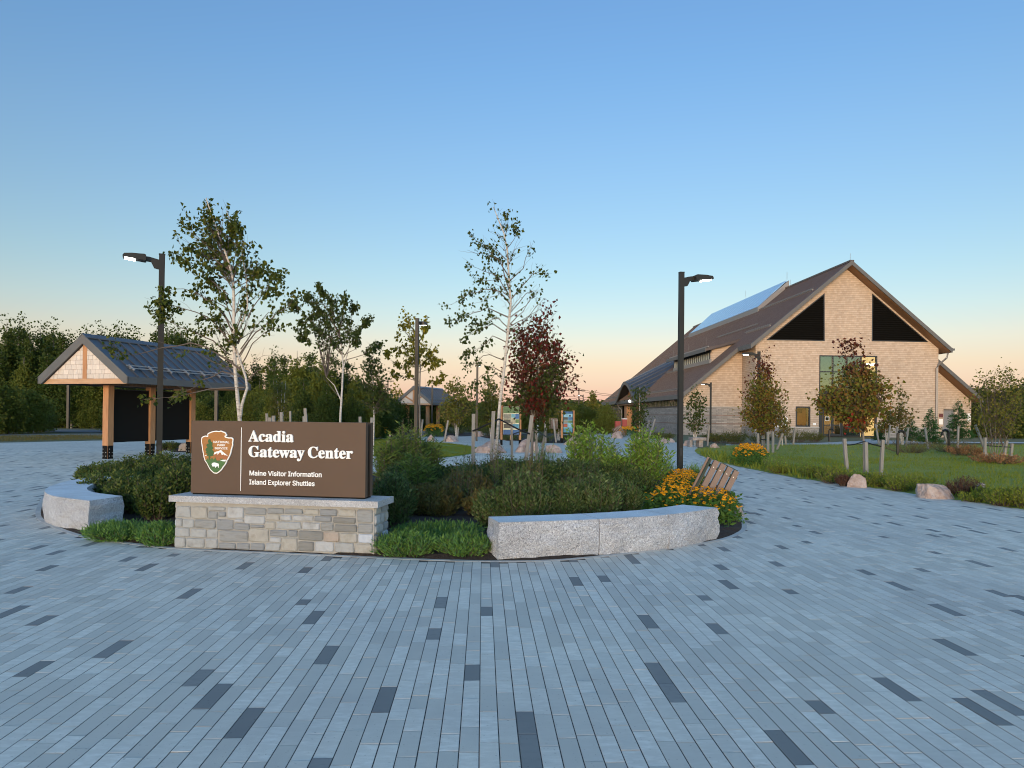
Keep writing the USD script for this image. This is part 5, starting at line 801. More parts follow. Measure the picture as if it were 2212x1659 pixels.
# air conditioner on the plinth
c = AY(1684, 921, YF-.5); t = thing('air_conditioner', 'white air conditioner with round fan at the wall behind the purple maple', 'air conditioner', (c[0], c[1], 0))
obj('case', MB().box((c[0], YF-.55, 1.35), (1.25, .5, 1.0)), M['white'], t); ring_ = trimesh.creation.torus(.36, .03); ring_.apply_transform(trimesh.transformations.rotation_matrix(math.pi/2, [1, 0, 0])); ring_.apply_translation((c[0]-.15, YF-.82, 1.35)); obj('fan_grille', ring_, M['gutter'], t)
dk = trimesh.creation.cylinder(.34, .02); dk.apply_transform(trimesh.transformations.rotation_matrix(math.pi/2, [1, 0, 0])); dk.apply_translation((c[0]-.15, YF-.812, 1.35)); obj('fan', dk, M['door_grey'], t); obj('stand', MB().box((c[0], YF-.55, .42), (1.1, .45, .84)), M['door_grey'], t)
# bent vent pipes
for lb, px, yb, h, sd, brass in (('bent dark vent pipe on the right lawn left of the bigger spruce', 1939, 983, 1.12, 1, 0), ('bent dark vent pipe between the two spruces', 2049, 978, 1.15, -1, 0), ('short bent pipe with brass mouth by the entrance walk', 1791, 952, .9, 1, 1)):
    c = G(px, yb); a = np.linspace(0, math.pi, 9); r_ = .17
    t = thing('vent_pipe', lb, 'vent pipe', c); arc = [c+[sd*(r_-r_*math.cos(q)), 0, h-r_+r_*math.sin(q)] for q in a]
    obj('pipe', MB().tube([c-[0, 0, .05]]+arc+[arc[-1]-[0, 0, .06]], .062, 10), M['greenframe'] if 0 else M['pole'], t); obj('collar', MB().tube([arc[-1]-[0, 0, .055], arc[-1]-[0, 0, .1]], .075, 10), M['emblem_brown'] if brass else M['pole'], t)
# utility poles and wires
def upole(label, px, ytop, dist, arms, seed):
    b = FOOT(px, dist); tp = AT(px, ytop, dist); t = thing('utility_pole', label, 'utility pole', b); obj('pole', MB().tube([b, tp], [.17, .12], 8), M['twig'], t)
    for dz, w in arms: obj('cross_arm', MB().span((b[0]-w, b[1]-.07, tp[2]-dz-.08), (b[0]+w, b[1]+.07, tp[2]-dz+.08)), M['twig'], t)
    return tp
tp = upole('far wooden utility pole with two cross arms near the horizon', 1250.5, 838, 150, [(.5, 1.3), (2.6, 1.2)], 1)
tp2 = upole('leftmost far utility pole, behind the yellow maple', 838, 818, 150, [(.5, 1.2)], 2)
for i, (y0, y1) in enumerate(((822, 838), (826, 841), (838, 849), (858, 862), (865, 868), (870, 874))):
    a, b, c = AT(1080, y0-10, 152), AT(1250, y0+17 if i < 3 else y0+1, 150.3), AT(1420, y1+6, 152); s = np.linspace(0, 1, 13)[:, None]; 
    obj('power_line', MB().tube(np.vstack([a+(b-a)*s-[0, 0, 1]*(1.1*4*s*(1-s)), (b+(c-b)*s-[0, 0, 1]*(1.1*4*s*(1-s)))[1:]]), .035, 4), M['black'], label='thin black power line strung past the far utility poles above the horizon', cat='power line', group='power lines past the utility poles')

# ================================================================ vegetation
def leaf_mesh(c, d, L, W, seed, fold=.25, nrm=None):
    """leaves as folded lozenges: base points c, directions d, lengths L, widths W"""
    rg = np.random.default_rng(seed); n = len(c); d = d/(np.linalg.norm(d, axis=1, keepdims=True)+1e-9)
    q = rg.normal(size=(n, 3)) if nrm is None else nrm+.35*rg.normal(size=(n, 3)); s = np.cross(d, q); s /= np.linalg.norm(s, axis=1, keepdims=True)+1e-9; u = np.cross(s, d)
    L = np.broadcast_to(L, n)[:, None]; W = np.broadcast_to(W, n)[:, None]
    V = np.stack([c, c+d*L*.42+s*W*.5+u*W*fold, c+d*L, c+d*L*.42-s*W*.5+u*W*fold], 1).reshape(-1, 3)
    k = np.arange(n)[:, None]*4; return V, np.vstack([k+[0, 1, 2], k+[0, 2, 3]])
def unit(v): return v/(np.linalg.norm(v, axis=-1, keepdims=True)+1e-9)
def along(path, s):
    """point at fraction s of a polyline given by z order"""
    t = s*(len(path)-1); i = min(int(t), len(path)-2); return path[i]+(path[i+1]-path[i])*(t-i)
def at_z(path, z):
    for a, b in zip(path[:-1], path[1:]):
        if a[2] <= z <= b[2]: return a+(b-a)*((z-a[2])/max(b[2]-a[2], 1e-6))
    return path[-1] if z > path[-1][2] else path[0]
def bezier(a, b, c, n=5): t = np.linspace(0, 1, n)[:, None]; return (1-t)**2*a+2*t*(1-t)*b+t*t*c
def grow(trunks, radii, rows, nl, per, leaf, seed, zmin, rise=.55, spread=.14, droop=.3, bare=.12, bare_fn=None, twigs=2, ratio=.8, axisv=(RT, np.array([FW[0], FW[1], 0])), rim=.5):
    """trunk polylines plus crown rows [(z, centre point, radius)] -> (limb MB, leaf bases, leaf directions)"""
    rg = np.random.default_rng(seed); limbs = MB(); C, D = [], []
    z = np.array([r[0] for r in rows]); ctr = np.array([r[1] for r in rows]); rad = np.array([r[2] for r in rows]); o = np.argsort(z); z, ctr, rad = z[o], ctr[o], rad[o]
    zz = np.linspace(z[0], z[-1], 200); rr = np.interp(zz, z, rad); w = rr**1.5+.02; w /= w.sum()
    cz = np.array([np.interp(zz, z, ctr[:, k]) for k in range(3)]).T
    for i in range(nl):
        k = rg.choice(200, p=w); R_ = rr[k]; u = rg.random()**rim; ph = rg.uniform(0, 2*math.pi)
        tgt = cz[k]+axisv[0]*R_*u*rg.uniform(.85, 1.12)*math.cos(ph)+axisv[1]*R_*u*math.sin(ph)*.85; tgt = np.array([tgt[0], tgt[1], zz[k]])
        tr = trunks[rg.integers(len(trunks))] if len(trunks) > 1 else trunks[0]
        if len(trunks) > 1:
            dd = [np.linalg.norm(at_z(t, tgt[2]-.3)[:2]-tgt[:2]) for t in trunks]; tr = trunks[int(np.argmin(dd))] if rg.random() < .75 else tr
        h = np.linalg.norm(at_z(tr, tgt[2])[:2]-tgt[:2]); zs = min(tgt[2]-h*rise*rg.uniform(.6, 1.4), tr[-1][2]-.02); zs = zs if zs > zmin else zmin+rg.random()**1.5*.45*(tr[-1][2]-zmin); st = at_z(tr, zs)
        mid = (st+tgt)/2+np.array([0, 0, 1])*h*rg.uniform(.0, .22)+rg.normal(size=3)*.06*h; pt = bezier(st, mid, tgt, 7); pt[1:-1] += rg.normal(size=(5, 3))*.018*np.linalg.norm(tgt-st); L = np.linalg.norm(tgt-st)
        isbare = rg.random() < bare if bare_fn is None else bare_fn(tgt, rg)
        if isbare and rg.random() < .55: continue
        limbs.tube(pt, np.linspace(.004+.0055*L, .002, 7), 4, False)
        n = 0 if isbare else max(2, int(per*np.exp(rg.normal()*.55)*.9))
        tips = [pt]
        for _ in range(twigs):
            s = rg.uniform(.4, .95); a = along(pt, s); e = a+unit(tgt-st)*rg.uniform(.1, .3)+rg.normal(size=3)*.12+np.array([0, 0, .05]); tw = np.array([a, (a+e)/2+rg.normal(size=3)*.02, e]); limbs.tube(tw, [.003, .0025, .0015], 3, False); tips.append(tw)
        for _ in range(n):
            q = tips[rg.integers(len(tips))]; s = rg.uniform(.35, 1) if q is pt else rg.uniform(.2, 1); a = along(q, s); b = a+rg.normal(size=3)*spread*np.array([1, 1, .8])
            C.append(b); v = rg.normal(size=3); v[2] -= droop*2; D.append(v)
    return limbs, np.array(C), np.array(D)
def px_tree(name, label, dist, trunks, rows, nl, per, leaf, lm, bark, r0, seed, zmin_py, group=None, cat='tree', split=None, limbs=None, conv=None, dense=34, **kw):
    """a tree measured in the photo: trunk polylines and crown outline rows (y, left, right), set at its distance"""
    T = []
    for tr in trunks:
        p = np.array([AT(x, y, dist) for x, y in tr])
        rg = np.random.default_rng(seed+3); T.append(p[np.argsort(p[:, 2])])
    base = np.array([T[0][0][0], T[0][0][1], 0.]); 
    if T[0][0][2] > .02: T[0] = np.vstack([base-[0, 0, .03], T[0]])
    R_ = []
    for y, a, b in rows: A_, B_ = AT(a, y, dist), AT(b, y, dist); R_.append((A_[2], (A_+B_)/2, np.linalg.norm(B_-A_)/2))
    zmin = AT(1106, zmin_py, dist)[2]
    lb, C, D = grow(T, r0, R_, nl, per*.66, leaf, seed, zmin, **{**kw, 'spread': kw.get('spread', .14)*.85}); leaf = leaf*1.16
    if limbs:                                # main limbs read off the photo, each swung toward or away from the camera
        rl = np.random.default_rng(seed+9); C, D = list(C), list(D); f3 = np.array([FW[0], FW[1], 0])
        for row in limbs.strip().splitlines():
            nm, pts = row.split(':'); q = np.array([[float(k) for k in w.split(',')] for w in pts.split()]); q = q*conv[0]+np.array(conv[1:]); P_ = np.array([AT(x, y, dist) for x, y in q]); n = len(P_)
            L_ = np.linalg.norm(np.diff(P_, axis=0), axis=1).sum(); P_ = P_+f3*(np.linspace(0, 1, n)**1.3)[:, None]*rl.uniform(-.38, .38)*L_
            P_ = np.vstack([P_[0], P_[0]*.5+P_[1]*.5+rl.normal(size=3)*.01, *[x for k in range(1, n-1) for x in (P_[k], (P_[k]+P_[k+1])/2+rl.normal(size=3)*.025)], P_[-1]]); lb.tube(P_, np.linspace(.007+.0065*L_, .0022, len(P_)), 5, False)
            dens = float(nm)
            for _ in range(int(5*L_)+2):     # side twigs carry the leaves
                sx = rl.uniform(.25, 1); a = along(P_, sx); dr = unit(along(P_, min(1, sx+.08))-along(P_, max(0, sx-.08))); e = a+dr*rl.uniform(.08, .3)+rl.normal(size=3)*.11+np.array([0, 0, .02]); lb.tube([a, (a+e)/2+rl.normal(size=3)*.012, e], [.0035, .0028, .0016], 3, False)
                if rl.random() < dens*(.35+.8*sx):
                    for _ in range(int(dense*rl.uniform(.25, .85)*min(1, dens+.2))): b = a+(e-a)*rl.uniform(.2, 1.1)+rl.normal(size=3)*.055; C.append(b); v = rl.normal(size=3); v[2] -= 1.1; D.append(v)
        C, D = np.array(C), np.array(D)
    t = thing(name, label, cat, base, group)
    for tr, r in zip(T, r0):
        n = len(tr); obj('trunk', MB().tube(tr, r*np.linspace(1, .12, n)**.8, 8), M[bark] if isinstance(bark, str) else bark, t, smooth=60)
    obj('limbs', lb, M['limb' if bark == 'birch' else 'twig'], t)
    rg = np.random.default_rng(seed+1); Ls = leaf*rg.uniform(.7, 1.25, len(C))
    if split is None: obj('crown', leaf_mesh(C, D, Ls, Ls*kw.get('ratio', .8), seed+2), M[lm], t, isl=4)
    else:                                    # crowns that turn colour in patches
        s = split(C, rg)
        for k in range(len(lm)):
            q = s == k
            if q.any(): obj('crown' if k == 0 else 'turned_leaves', leaf_mesh(C[q], D[q], Ls[q], Ls[q]*kw.get('ratio', .8), seed+2+k), M[lm[k]], t, isl=4)
    return t
# --- the named trees
px_tree('birch_tree', 'tall leafy birch with forked white trunk rising behind the entrance sign', 15.0, [[(524, 1012), (521, 960), (518, 906), (514, 868), (508, 800), (505, 720), (505.3, 650), (503, 600), (494, 565), (481, 530), (458, 466), (445, 428)], [(519, 903), (523, 872), (534, 838), (531, 815), (519, 780), (509, 750), (510, 725), (527, 690), (535, 661), (532, 598), (522, 545), (505, 497), (488, 452)]],
        [(446, 445, 454), (458, 447, 464), (472, 446, 496), (488, 434, 516), (500, 412, 528), (530, 400, 545), (560, 408, 558), (585, 424, 566), (600, 440, 556)], 60, 18, .078, 'l_birch', 'birch', [.054, .032], 100, 640, bare=.06, spread=.095, rise=.9, droop=.5, conv=(.59, 281, 388.8), limbs="""
.95: 360,330 320,230 290,165 274,98
.95: 365,350 350,250 348,175 347,132
.95: 365,330 310,290 250,260 197,242
.95: 365,300 300,240 240,200 217,188
.95: 370,380 310,340 250,300 207,290
.95: 375,360 410,290 425,230 420,200
.95: 378,380 430,330 465,290
.9: 380,400 440,370 480,325
.95: 355,280 370,200 390,170
.9: 360,420 300,370 250,325
.9: 345,280 310,200 295,130
.9: 370,340 390,260 400,215
.9: 350,300 300,260 262,240
.9: 375,400 340,330 310,310
.9: 380,380 420,350 440,300
.8: 375,560 330,470 270,430 200,400 140,410
.7: 370,600 320,530 260,490 190,470 135,460
.8: 365,640 310,590 250,560 180,530 140,500
.8: 375,520 340,430 300,380 262,362
.45: 400,690 330,640 240,600 150,620 60,650 10,632
.5: 400,690 340,680 260,640 190,600
.7: 402,720 330,700 250,730 180,770 120,790
.6: 420,760 300,765 200,790 130,800
.8: 395,600 440,500 480,450 530,400 560,375
.65: 400,640 460,560 520,510 580,470 600,450
.5: 405,620 450,540 490,480 520,470
.6: 400,690 450,600 500,560 540,540
.5: 425,740 470,700 520,680 560,700
.8: 385,560 420,450 470,400 490,390
.7: 378,540 350,490 300,470
.25: 378,580 350,560 290,540
.1: 380,600 430,560 480,530
.1: 384,620 340,560 320,520
.1: 395,660 430,600 450,540
.2: 385,500 400,440 420,400
.8: 376,470 340,420 310,400
.7: 372,440 410,400 440,370
.3: 405,700 360,650 330,560
.2: 408,720 440,690 490,640
.7: 378,560 400,500 430,470
.6: 380,590 345,540 330,500
.7: 390,600 420,540 425,490
.6: 372,520 330,520 280,510
.6: 400,650 380,600 400,560
.5: 398,640 355,620 300,600
.7: 372,480 300,440 255,420
.7: 376,500 430,430 450,390
.6: 400,740 370,700 330,690 290,690
""")
px_tree('birch_tree', 'tall sparse white birch tied between wooden stakes in the island', 17.4, [[(1067.8, 1024), (1074.3, 946), (1079.5, 873), (1089.9, 790), (1100.3, 686), (1103.4, 652), (1099, 591), (1095.6, 539), (1088.7, 504), (1078, 478), (1066, 447)]],
        [(448, 1064, 1068), (468, 1066, 1098), (495, 1072, 1116), (520, 1060, 1120), (560, 1070, 1120), (600, 1080, 1120), (660, 1085, 1115)], 34, 9, .074, 'l_birch2', 'birch', [.045], 110, 690, bare=.3, spread=.09, rise=1.1, droop=.5, dense=26, conv=(.658, 820.8, 410.1), limbs="""
.9: 430,380 390,330 340,320 290,330 225,365
.85: 425,420 380,400 330,400 280,420 225,435
.8: 428,350 390,290 340,270 310,260
.8: 425,330 400,240 350,220 290,215
.8: 420,280 390,230 340,170 290,130
.7: 415,230 380,190 330,185
.5: 418,260 440,200 470,190
.7: 405,160 425,120 420,95
.6: 425,300 470,260 490,200 500,185
.6: 430,360 490,290 520,270 555,270
.6: 430,400 480,340 515,330
.8: 418,470 370,440 320,460 270,490
.8: 415,500 370,480 330,520 290,540
.9: 410,560 360,540 320,560 275,575
.8: 405,600 370,580 330,610 300,640
.02: 425,420 480,380 520,330
.02: 420,470 480,430 540,360
.02: 415,520 480,460 520,400
.05: 428,440 470,400 505,350
.05: 424,450 480,420 530,390
.3: 412,540 440,500 450,470
.5: 425,400 445,370 460,350
.8: 418,450 390,420 350,430 310,440
.6: 400,620 380,600 350,640 330,660
.7: 422,300 400,280 370,300 340,300
.6: 410,200 440,160 445,130
.7: 425,350 400,330 370,350 330,370
""")
px_tree('red_maple', 'dark red leaved young maple tied to leaning stakes', 18.6, [[(1148, 1012), (1150, 940), (1153, 897), (1158, 820), (1165, 740), (1180, 680)], [(1152, 905), (1138, 850), (1132, 790), (1138, 720)], [(1155, 880), (1185, 830), (1205, 780), (1212, 735)]],
        [(668, 1181, 1188), (690, 1150, 1192), (705, 1122, 1196), (730, 1112, 1208), (755, 1108, 1222), (780, 1098, 1236), (805, 1092, 1244), (830, 1090, 1250), (855, 1095, 1242), (880, 1108, 1226), (900, 1130, 1200), (930, 1138, 1172)], 330, 23, .08, ['l_red', 'l_birch2'], 'bark', [.045, .022, .022], 120, 905, bare=.08, spread=.12, rise=1.1,
        split=lambda C, rg: ((meshkit.noise(C*2.2, 4)+.25*rg.random(len(C)) > .80+.22*(C[:, 2]-2.6)) & (C[:, 2] < 3.6)).astype(int))
px_tree('yellow_maple', 'yellow green young maple behind the lamp post on the central lawn', 29.5, [[(907, 978), (907, 930), (906, 860), (908, 790), (899, 735), (880, 684)]],
        [(680, 868, 880), (705, 864, 900), (735, 866, 925), (760, 875, 930), (790, 880, 930)], 34, 18, .12, 'l_yellow', 'bark', [.05], 130, 800, bare=.05, spread=.13, rise=1.0, dense=30, conv=(.658, 820.8, 410.1), limbs="""
.9: 128,640 95,600 60,575 20,545
.9: 125,590 90,540 60,490
.9: 120,560 150,520 185,560
.9: 118,530 140,470 150,440
.9: 110,500 85,470 72,420
.8: 130,660 170,630 205,620
.9: 127,620 100,610 60,600
.8: 126,600 160,590 185,575
.8: 115,510 85,510 60,520
.8: 128,600 155,555 170,530
.7: 128,630 60,610 10,590
.9: 120,540 95,560 80,570
""")
px_tree('maple_tree', 'young maple with purple top and olive skirt between four stakes on the right lawn', 35.5, [[(1651, 978), (1651, 930), (1650, 860), (1648, 770)]],
        [(770, 1641, 1652), (790, 1632, 1668), (815, 1628, 1680), (838, 1610, 1696), (858, 1598, 1708), (880, 1592, 1708), (900, 1596, 1702), (918, 1608, 1690), (930, 1622, 1674)], 280, 21, .115, ['l_olive', 'l_purple'], 'bark', [.05], 140, 945, bare=.03, spread=.16, rise=.9,
        split=lambda C, rg: (C[:, 2]+1.0*(rg.random(len(C))-.5)+.9*(C[:, 0] < AT(1615, 900, 35.5)[0]) > 3.85).astype(int))
px_tree('maple_tree', 'young olive maple with red topmost leaves, tied to three stakes at the lawn edge', 20.6, [[(1867, 1030), (1866, 960), (1863, 920), (1861, 860), (1852, 800), (1840, 748)], [(1865, 935), (1835, 905), (1800, 880)], [(1865, 930), (1890, 895), (1910, 850)]],
        [(738, 1821, 1830), (752, 1820, 1866), (765, 1826, 1868), (785, 1820, 1876), (800, 1806, 1898), (820, 1800, 1914), (838, 1778, 1926), (855, 1762, 1934), (872, 1760, 1920), (888, 1768, 1908), (905, 1800, 1890), (920, 1828, 1874)], 310, 20, .09, ['l_olive', 'l_purple', 'l_scarlet'], 'bark', [.038, .014, .014], 150, 935, bare=.05, spread=.12, rise=.75,
        split=lambda C, rg: np.where((C[:, 2] > 3.2+.5*(rg.random(len(C))-.5)), 1, np.where((C[:, 2] < 1.75) & (np.abs(C[:, 0]-AT(1838, 900, 20.6)[0]) < .28) & (rg.random(len(C)) < .3), 2, 0)))
px_tree('birch_tree', 'round headed birch with thin white trunk right of the tallest birch, behind the sign', 25.0, [[(733, 985), (735, 903), (739, 840), (741, 790), (738, 745), (721, 700), (700, 655)], [(740, 800), (752, 760), (760, 715)], [(738, 868), (722, 832), (705, 815)]],
        [(640, 650, 690), (665, 645, 740), (690, 660, 775), (715, 690, 785), (740, 710, 785)], 44, 26, .1, 'l_birch2', 'birch', [.05, .025, .025], 160, 770, bare=.06, spread=.14, rise=.9, dense=44, conv=(.59, 281, 388.8), limbs="""
.9: 775,640 700,560 650,500 600,450
.9: 770,600 720,520 660,450 630,410
.9: 775,610 760,520 720,430 700,410
.9: 780,620 800,540 810,480 815,460
.9: 782,650 820,580 850,530 858,515
.9: 770,580 730,500 690,480 640,520 605,520
.8: 765,570 780,500 790,450
.8: 780,640 740,580 680,540 640,550
.8: 785,660 850,640 890,610 910,595
.6: 770,800 720,740 680,700
.9: 760,560 740,480 750,440
.8: 770,620 720,600 670,600 630,570
.8: 785,640 830,620 840,570
""")
px_tree('birch_tree', 'slim leaning birch just left of the yellow maple', 27.0, [[(806, 985), (808, 905), (806, 830), (800, 790), (812, 745)]], [(738, 806, 822), (755, 790, 822), (775, 788, 818), (800, 782, 838), (825, 780, 845), (860, 780, 850), (890, 785, 845)], 130, 20, .1, 'l_birch2', 'birch', [.035], 165, 900, bare=.1, spread=.15, rise=.8)
for i, (lb, px, dist, yt, w, lm, nl, per) in enumerate([('thin birch before the porch of the shingled building', 1381, 40, 828, 22, 'l_birch2', 70, 9), ('thin multi stem birch in front of the stone wing wall', 1500, 42, 838, 26, 'l_birch2', 90, 9), ('small pale young tree right of the tall glass door', 1915, 49, 862, 17, 'l_olive', 60, 10), ('small bronze young tree left of the bigger spruce', 1947, 47, 838, 19, 'l_brownish', 70, 9), ('small bushy birch behind the sign stakes on the left', 606, 34, 815, 30, 'l_forest2', 90, 14),
        ('pale birch sapling group left of the right picture board', 1205, 48, 868, 24, 'l_forest2', 90, 12), ('bushy birch with several white stems behind the far shelter', 985, 46, 815, 42, 'l_forest2', 170, 12), ('low leafy birch behind the picture board', 1060, 50, 820, 34, 'l_forest2', 130, 13), ('lone pale tree at the horizon left of the building', 1281, 92, 846, 15, 'l_forest2', 60, 12), ('small yellowing tree left of the far shelter', 852, 76, 826, 28, 'l_yellow', 60, 9), ('slender sapling by the wing wall downspout', 1690, 44, 880, 15, 'l_brownish', 50, 8)]):
    f = FOOT(px, dist); pxm = dist/FOC; hz_ = 898+.0105*(px-1106); yb = hz_+EYE/pxm
    ms = [[(px+sx, yb), (px+sx*1.8, (yb+yt)/2), (px+sx*3.2, yt+8)] for sx in ([0] if 'thin birch' in lb or 'lone' in lb or 'slender' in lb else [-2.5, 1, 3.5])]
    ms[0][0] = (px, yb); px_tree('young_tree', lb, dist, ms, [(yt, px-2, px+3), (yt+(yb-yt)*.15, px-w*.5, px+w*.55), (yt+(yb-yt)*.35, px-w*.9, px+w*.9), (yt+(yb-yt)*.55, px-w, px+w), (yt+(yb-yt)*.72, px-w*.75, px+w*.7)], nl, int(per*1.6), .11*dist/36 if dist > 36 else .11, lm, 'birch', [.035]*len(ms), 300+i, yt+(yb-yt)*.8, bare=.1, spread=.17, rise=1.0)
px_tree('birch_clump', 'clump of slim white birch stems above dry leaves at the right edge', 30.5, [[(2147, 992), (2140, 930), (2134, 870), (2128, 810)], [(2150, 990), (2150, 930), (2149, 850), (2142, 815)], [(2152, 990), (2165, 920), (2175, 850), (2185, 800)], [(2156, 990), (2185, 920), (2205, 880)], [(2144, 990), (2122, 900), (2112, 830)]],
        [(792, 2176, 2186), (805, 2118, 2190), (830, 2100, 2208), (860, 2094, 2216), (890, 2098, 2218), (915, 2106, 2212), (940, 2120, 2200)], 230, 16, .09, 'l_forest2', 'bark', [.02]*5, 170, 955, bare=.3, spread=.2, rise=1.2)
# --- conifers
def conifer(label, px, yb, yt, wpx, seed, dist=None, name='spruce_tree', lm='l_spruce'):
    b = G(px, yb); dist = np.dot(b-CAM, FW); h = (yb-yt)*dist/FOC; R0 = wpx/2*dist/FOC; rg = np.random.default_rng(seed); t = thing(name, label, 'tree', b); lb = MB(); C, D = [], []
    for z in np.arange(.12*h, h, .12):
        r = R0*(1-z/h)**.8*(.8+.4*rg.random()); nb = max(4, int(9*(r/R0)+3))
        for k in range(nb):
            a = rg.uniform(0, 2*math.pi); d = np.array([math.cos(a), math.sin(a), -.12]); e = b+[0, 0, z]+d*r*rg.uniform(.8, 1.1)+np.array([0, 0, .12*r]); s0 = b+np.array([0, 0, z]); lb.tube([s0, e], [.008, .003], 3, False)
            n = int(16*r/.5)+5; s = rg.random(n)**.7; C.append(s0+(e-s0)*s[:, None]+rg.normal(size=(n, 3))*.035); D.append(unit(e-s0)+rg.normal(size=(n, 3))*.55+[0, 0, .15])
    obj('trunk', MB().tube([b-[0, 0, .05], b+[0, 0, h]], [.05, .012], 7), M['bark'], t); obj('branches', lb, M['twig'], t); C, D = np.vstack(C), np.vstack(D)
    obj('needles', leaf_mesh(C, D, .15*rg.uniform(.7, 1.3, len(C)), .045, seed, .1), M[lm], t)
conifer('small dark spruce right of the shingled wall corner', 2009, 964, 884, 58, 1); conifer('larger spruce in front of the grey side door', 2070, 957, 866, 66, 2); conifer('low dark spruce behind the vent pipe', 1968, 956, 904, 50, 3); conifer('small rounded evergreen right of the glass door', 1899, 955, 914, 28, 4)
# --- forest: a few kinds grown once, then repeated
def wild_tree(name, label, h, R0, lm, seed, nl, per, leaf, shape, group):
    b = np.zeros(3); rows = [(h*f, np.array([0, 0, h*f]), R0*r) for f, r in shape]; tr = [np.array([[0, 0, -.1], [.05*h*.1, 0, h*.3], [0, .03*h*.2, h*.65], [0, 0, h*.97]])]
    lb, C, D = grow(tr, [.1], rows, nl, per, leaf, seed, h*.12, rise=.7, spread=leaf*1.2, droop=.2, bare=.02, twigs=1, axisv=(np.array([1., 0, 0]), np.array([0, 1., 0])), rim=.42)
    t = thing(name, label, 'tree', b, group); obj('trunk', MB().tube(tr[0], np.array([.16, .13, .08, .02])*h/10, 7), M['bark'], t); obj('limbs', lb, M['twig'], t)
    rg = np.random.default_rng(seed); obj('crown', leaf_mesh(C, D, leaf*rg.uniform(.7, 1.3, len(C)), leaf*.8, seed), M[lm], t); return t
def place(t, loc, rz, sc, label=None):
    p = stage.GetPrimAtPath(t); x = UsdGeom.Xformable(p); x.ClearXformOpOrder(); x.AddTranslateOp().Set(Gf.Vec3d(*map(float, loc))); x.AddRotateZOp().Set(float(rz)); x.AddScaleOp().Set(Gf.Vec3f(*([float(sc)]*3)))
    if label: p.SetCustomDataByKey('label', label)
bushy = [(.05, .7), (.2, .95), (.35, 1.0), (.5, .85), (.65, .6), (.8, .32), (.92, .13), (1.0, .03)]; tall = [(.03, .8), (.2, 1.0), (.4, .8), (.6, .52), (.8, .25), (.93, .1), (1.0, .02)]; shrubby = [(.02, .8), (.2, 1.0), (.5, .95), (.75, .75), (.9, .45), (1.0, .15)]
GF = 'trees of the forest edge behind the shelter'
KIND = [wild_tree('forest_tree', 'dark leafy tree of the forest edge beyond the road', 10, 2.6, 'l_forest', 501, 300, 34, .27, bushy, GF), wild_tree('forest_tree', 'pointed dark tree of the forest edge beyond the road', 10, 1.55, 'l_forest', 502, 280, 34, .25, tall, GF), wild_tree('forest_tree', 'paler leafy tree of the forest edge beyond the road', 10, 2.4, 'l_forest2', 503, 280, 32, .27, bushy, GF)]
LBL = ['dark leafy tree of the forest edge beyond the road', 'pointed dark tree of the forest edge beyond the road', 'paler leafy tree of the forest edge beyond the road']
rg = np.random.default_rng(77); first = [True]*3
def forest(px, dist, yt, k):
    h = EYE+(898+.0105*(px-1106)-yt-14)*dist/FOC; loc = FOOT(px, dist); rz = rg.uniform(0, 360)
    if first[k]: place(KIND[k], loc, rz, h/10); first[k] = False
    else: copy(KIND[k], loc, rz, (h/10*rg.uniform(.9, 1.15), h/10*rg.uniform(.9, 1.15), h/10), LBL[k], GF)
for px, yt, k, d in [(-70, 690, 1, 76), (-25, 684, 1, 78), (12, 676, 1, 74), (38, 672, 1, 77), (62, 700, 1, 72), (85, 690, 1, 80), (112, 684, 1, 75), (133, 700, 0, 73), (150, 708, 1, 78), (176, 700, 1, 74), (196, 712, 1, 72), (216, 690, 1, 77), (240, 700, 1, 75), (258, 706, 1, 79), (285, 700, 1, 74), (312, 692, 2, 76), (336, 684, 1, 78), (362, 690, 1, 74), (388, 694, 1, 77), (410, 716, 2, 75), (434, 722, 1, 78), (460, 735, 1, 74), (490, 750, 1, 77), (520, 752, 2, 76), (552, 760, 1, 78), (590, 742, 1, 73),
                      (-50, 682, 1, 79), (25, 690, 1, 78), (50, 684, 1, 80), (98, 696, 1, 79), (124, 706, 1, 78), (165, 715, 1, 79), (188, 698, 1, 79), (228, 712, 1, 79), (250, 690, 1, 80), (272, 696, 1, 80), (298, 706, 1, 79), (350, 700, 1, 80), (375, 684, 1, 80), (398, 702, 1, 80), (422, 700, 1, 81),
                      (0, 740, 0, 71.5), (50, 752, 2, 70.5), (100, 745, 0, 71), (155, 752, 0, 71), (205, 760, 2, 71.3), (262, 765, 0, 71), (320, 770, 0, 71.2), (380, 775, 2, 71), (440, 790, 0, 70.8), (500, 800, 0, 71.2), (560, 805, 2, 71)]: forest(px, d, yt, k)
for px, yt, k, d in [(612, 748, 0, 52), (640, 738, 2, 48), (668, 742, 0, 50), (694, 745, 2, 46), (722, 752, 0, 48), (748, 760, 0, 50), (770, 778, 2, 47), (798, 790, 0, 50), (822, 806, 0, 48), (840, 838, 0, 52), (655, 800, 0, 43), (705, 812, 0, 42), (760, 822, 0, 43), (800, 845, 2, 44), (590, 800, 2, 50)]: forest(px, d, yt, k)
GB = 'bushes along the road verge'
BK = [wild_tree('bushy_shrub', 'olive green bush beside the road verge left of the shelter', 3, 1.5, 'l_forest2', 511, 220, 34, .15, shrubby, GB), wild_tree('bushy_shrub', 'dark green bush of the scrub beyond the plaza', 3, 1.6, 'l_forest', 512, 220, 34, .16, shrubby, 'scrub bushes beyond the plaza')]
bf = [True, True]
def bush(px, dist, yt, k, label=None, group=None):
    h = EYE+(898+.0105*(px-1106)-yt)*dist/FOC; loc = FOOT(px, dist); rz = rg.uniform(0, 360)
    if bf[k]: place(BK[k], loc, rz, h/3); bf[k] = False
    else: copy(BK[k], loc, rz, (h/3*rg.uniform(.9, 1.3), h/3*rg.uniform(.9, 1.3), h/3), label, group)
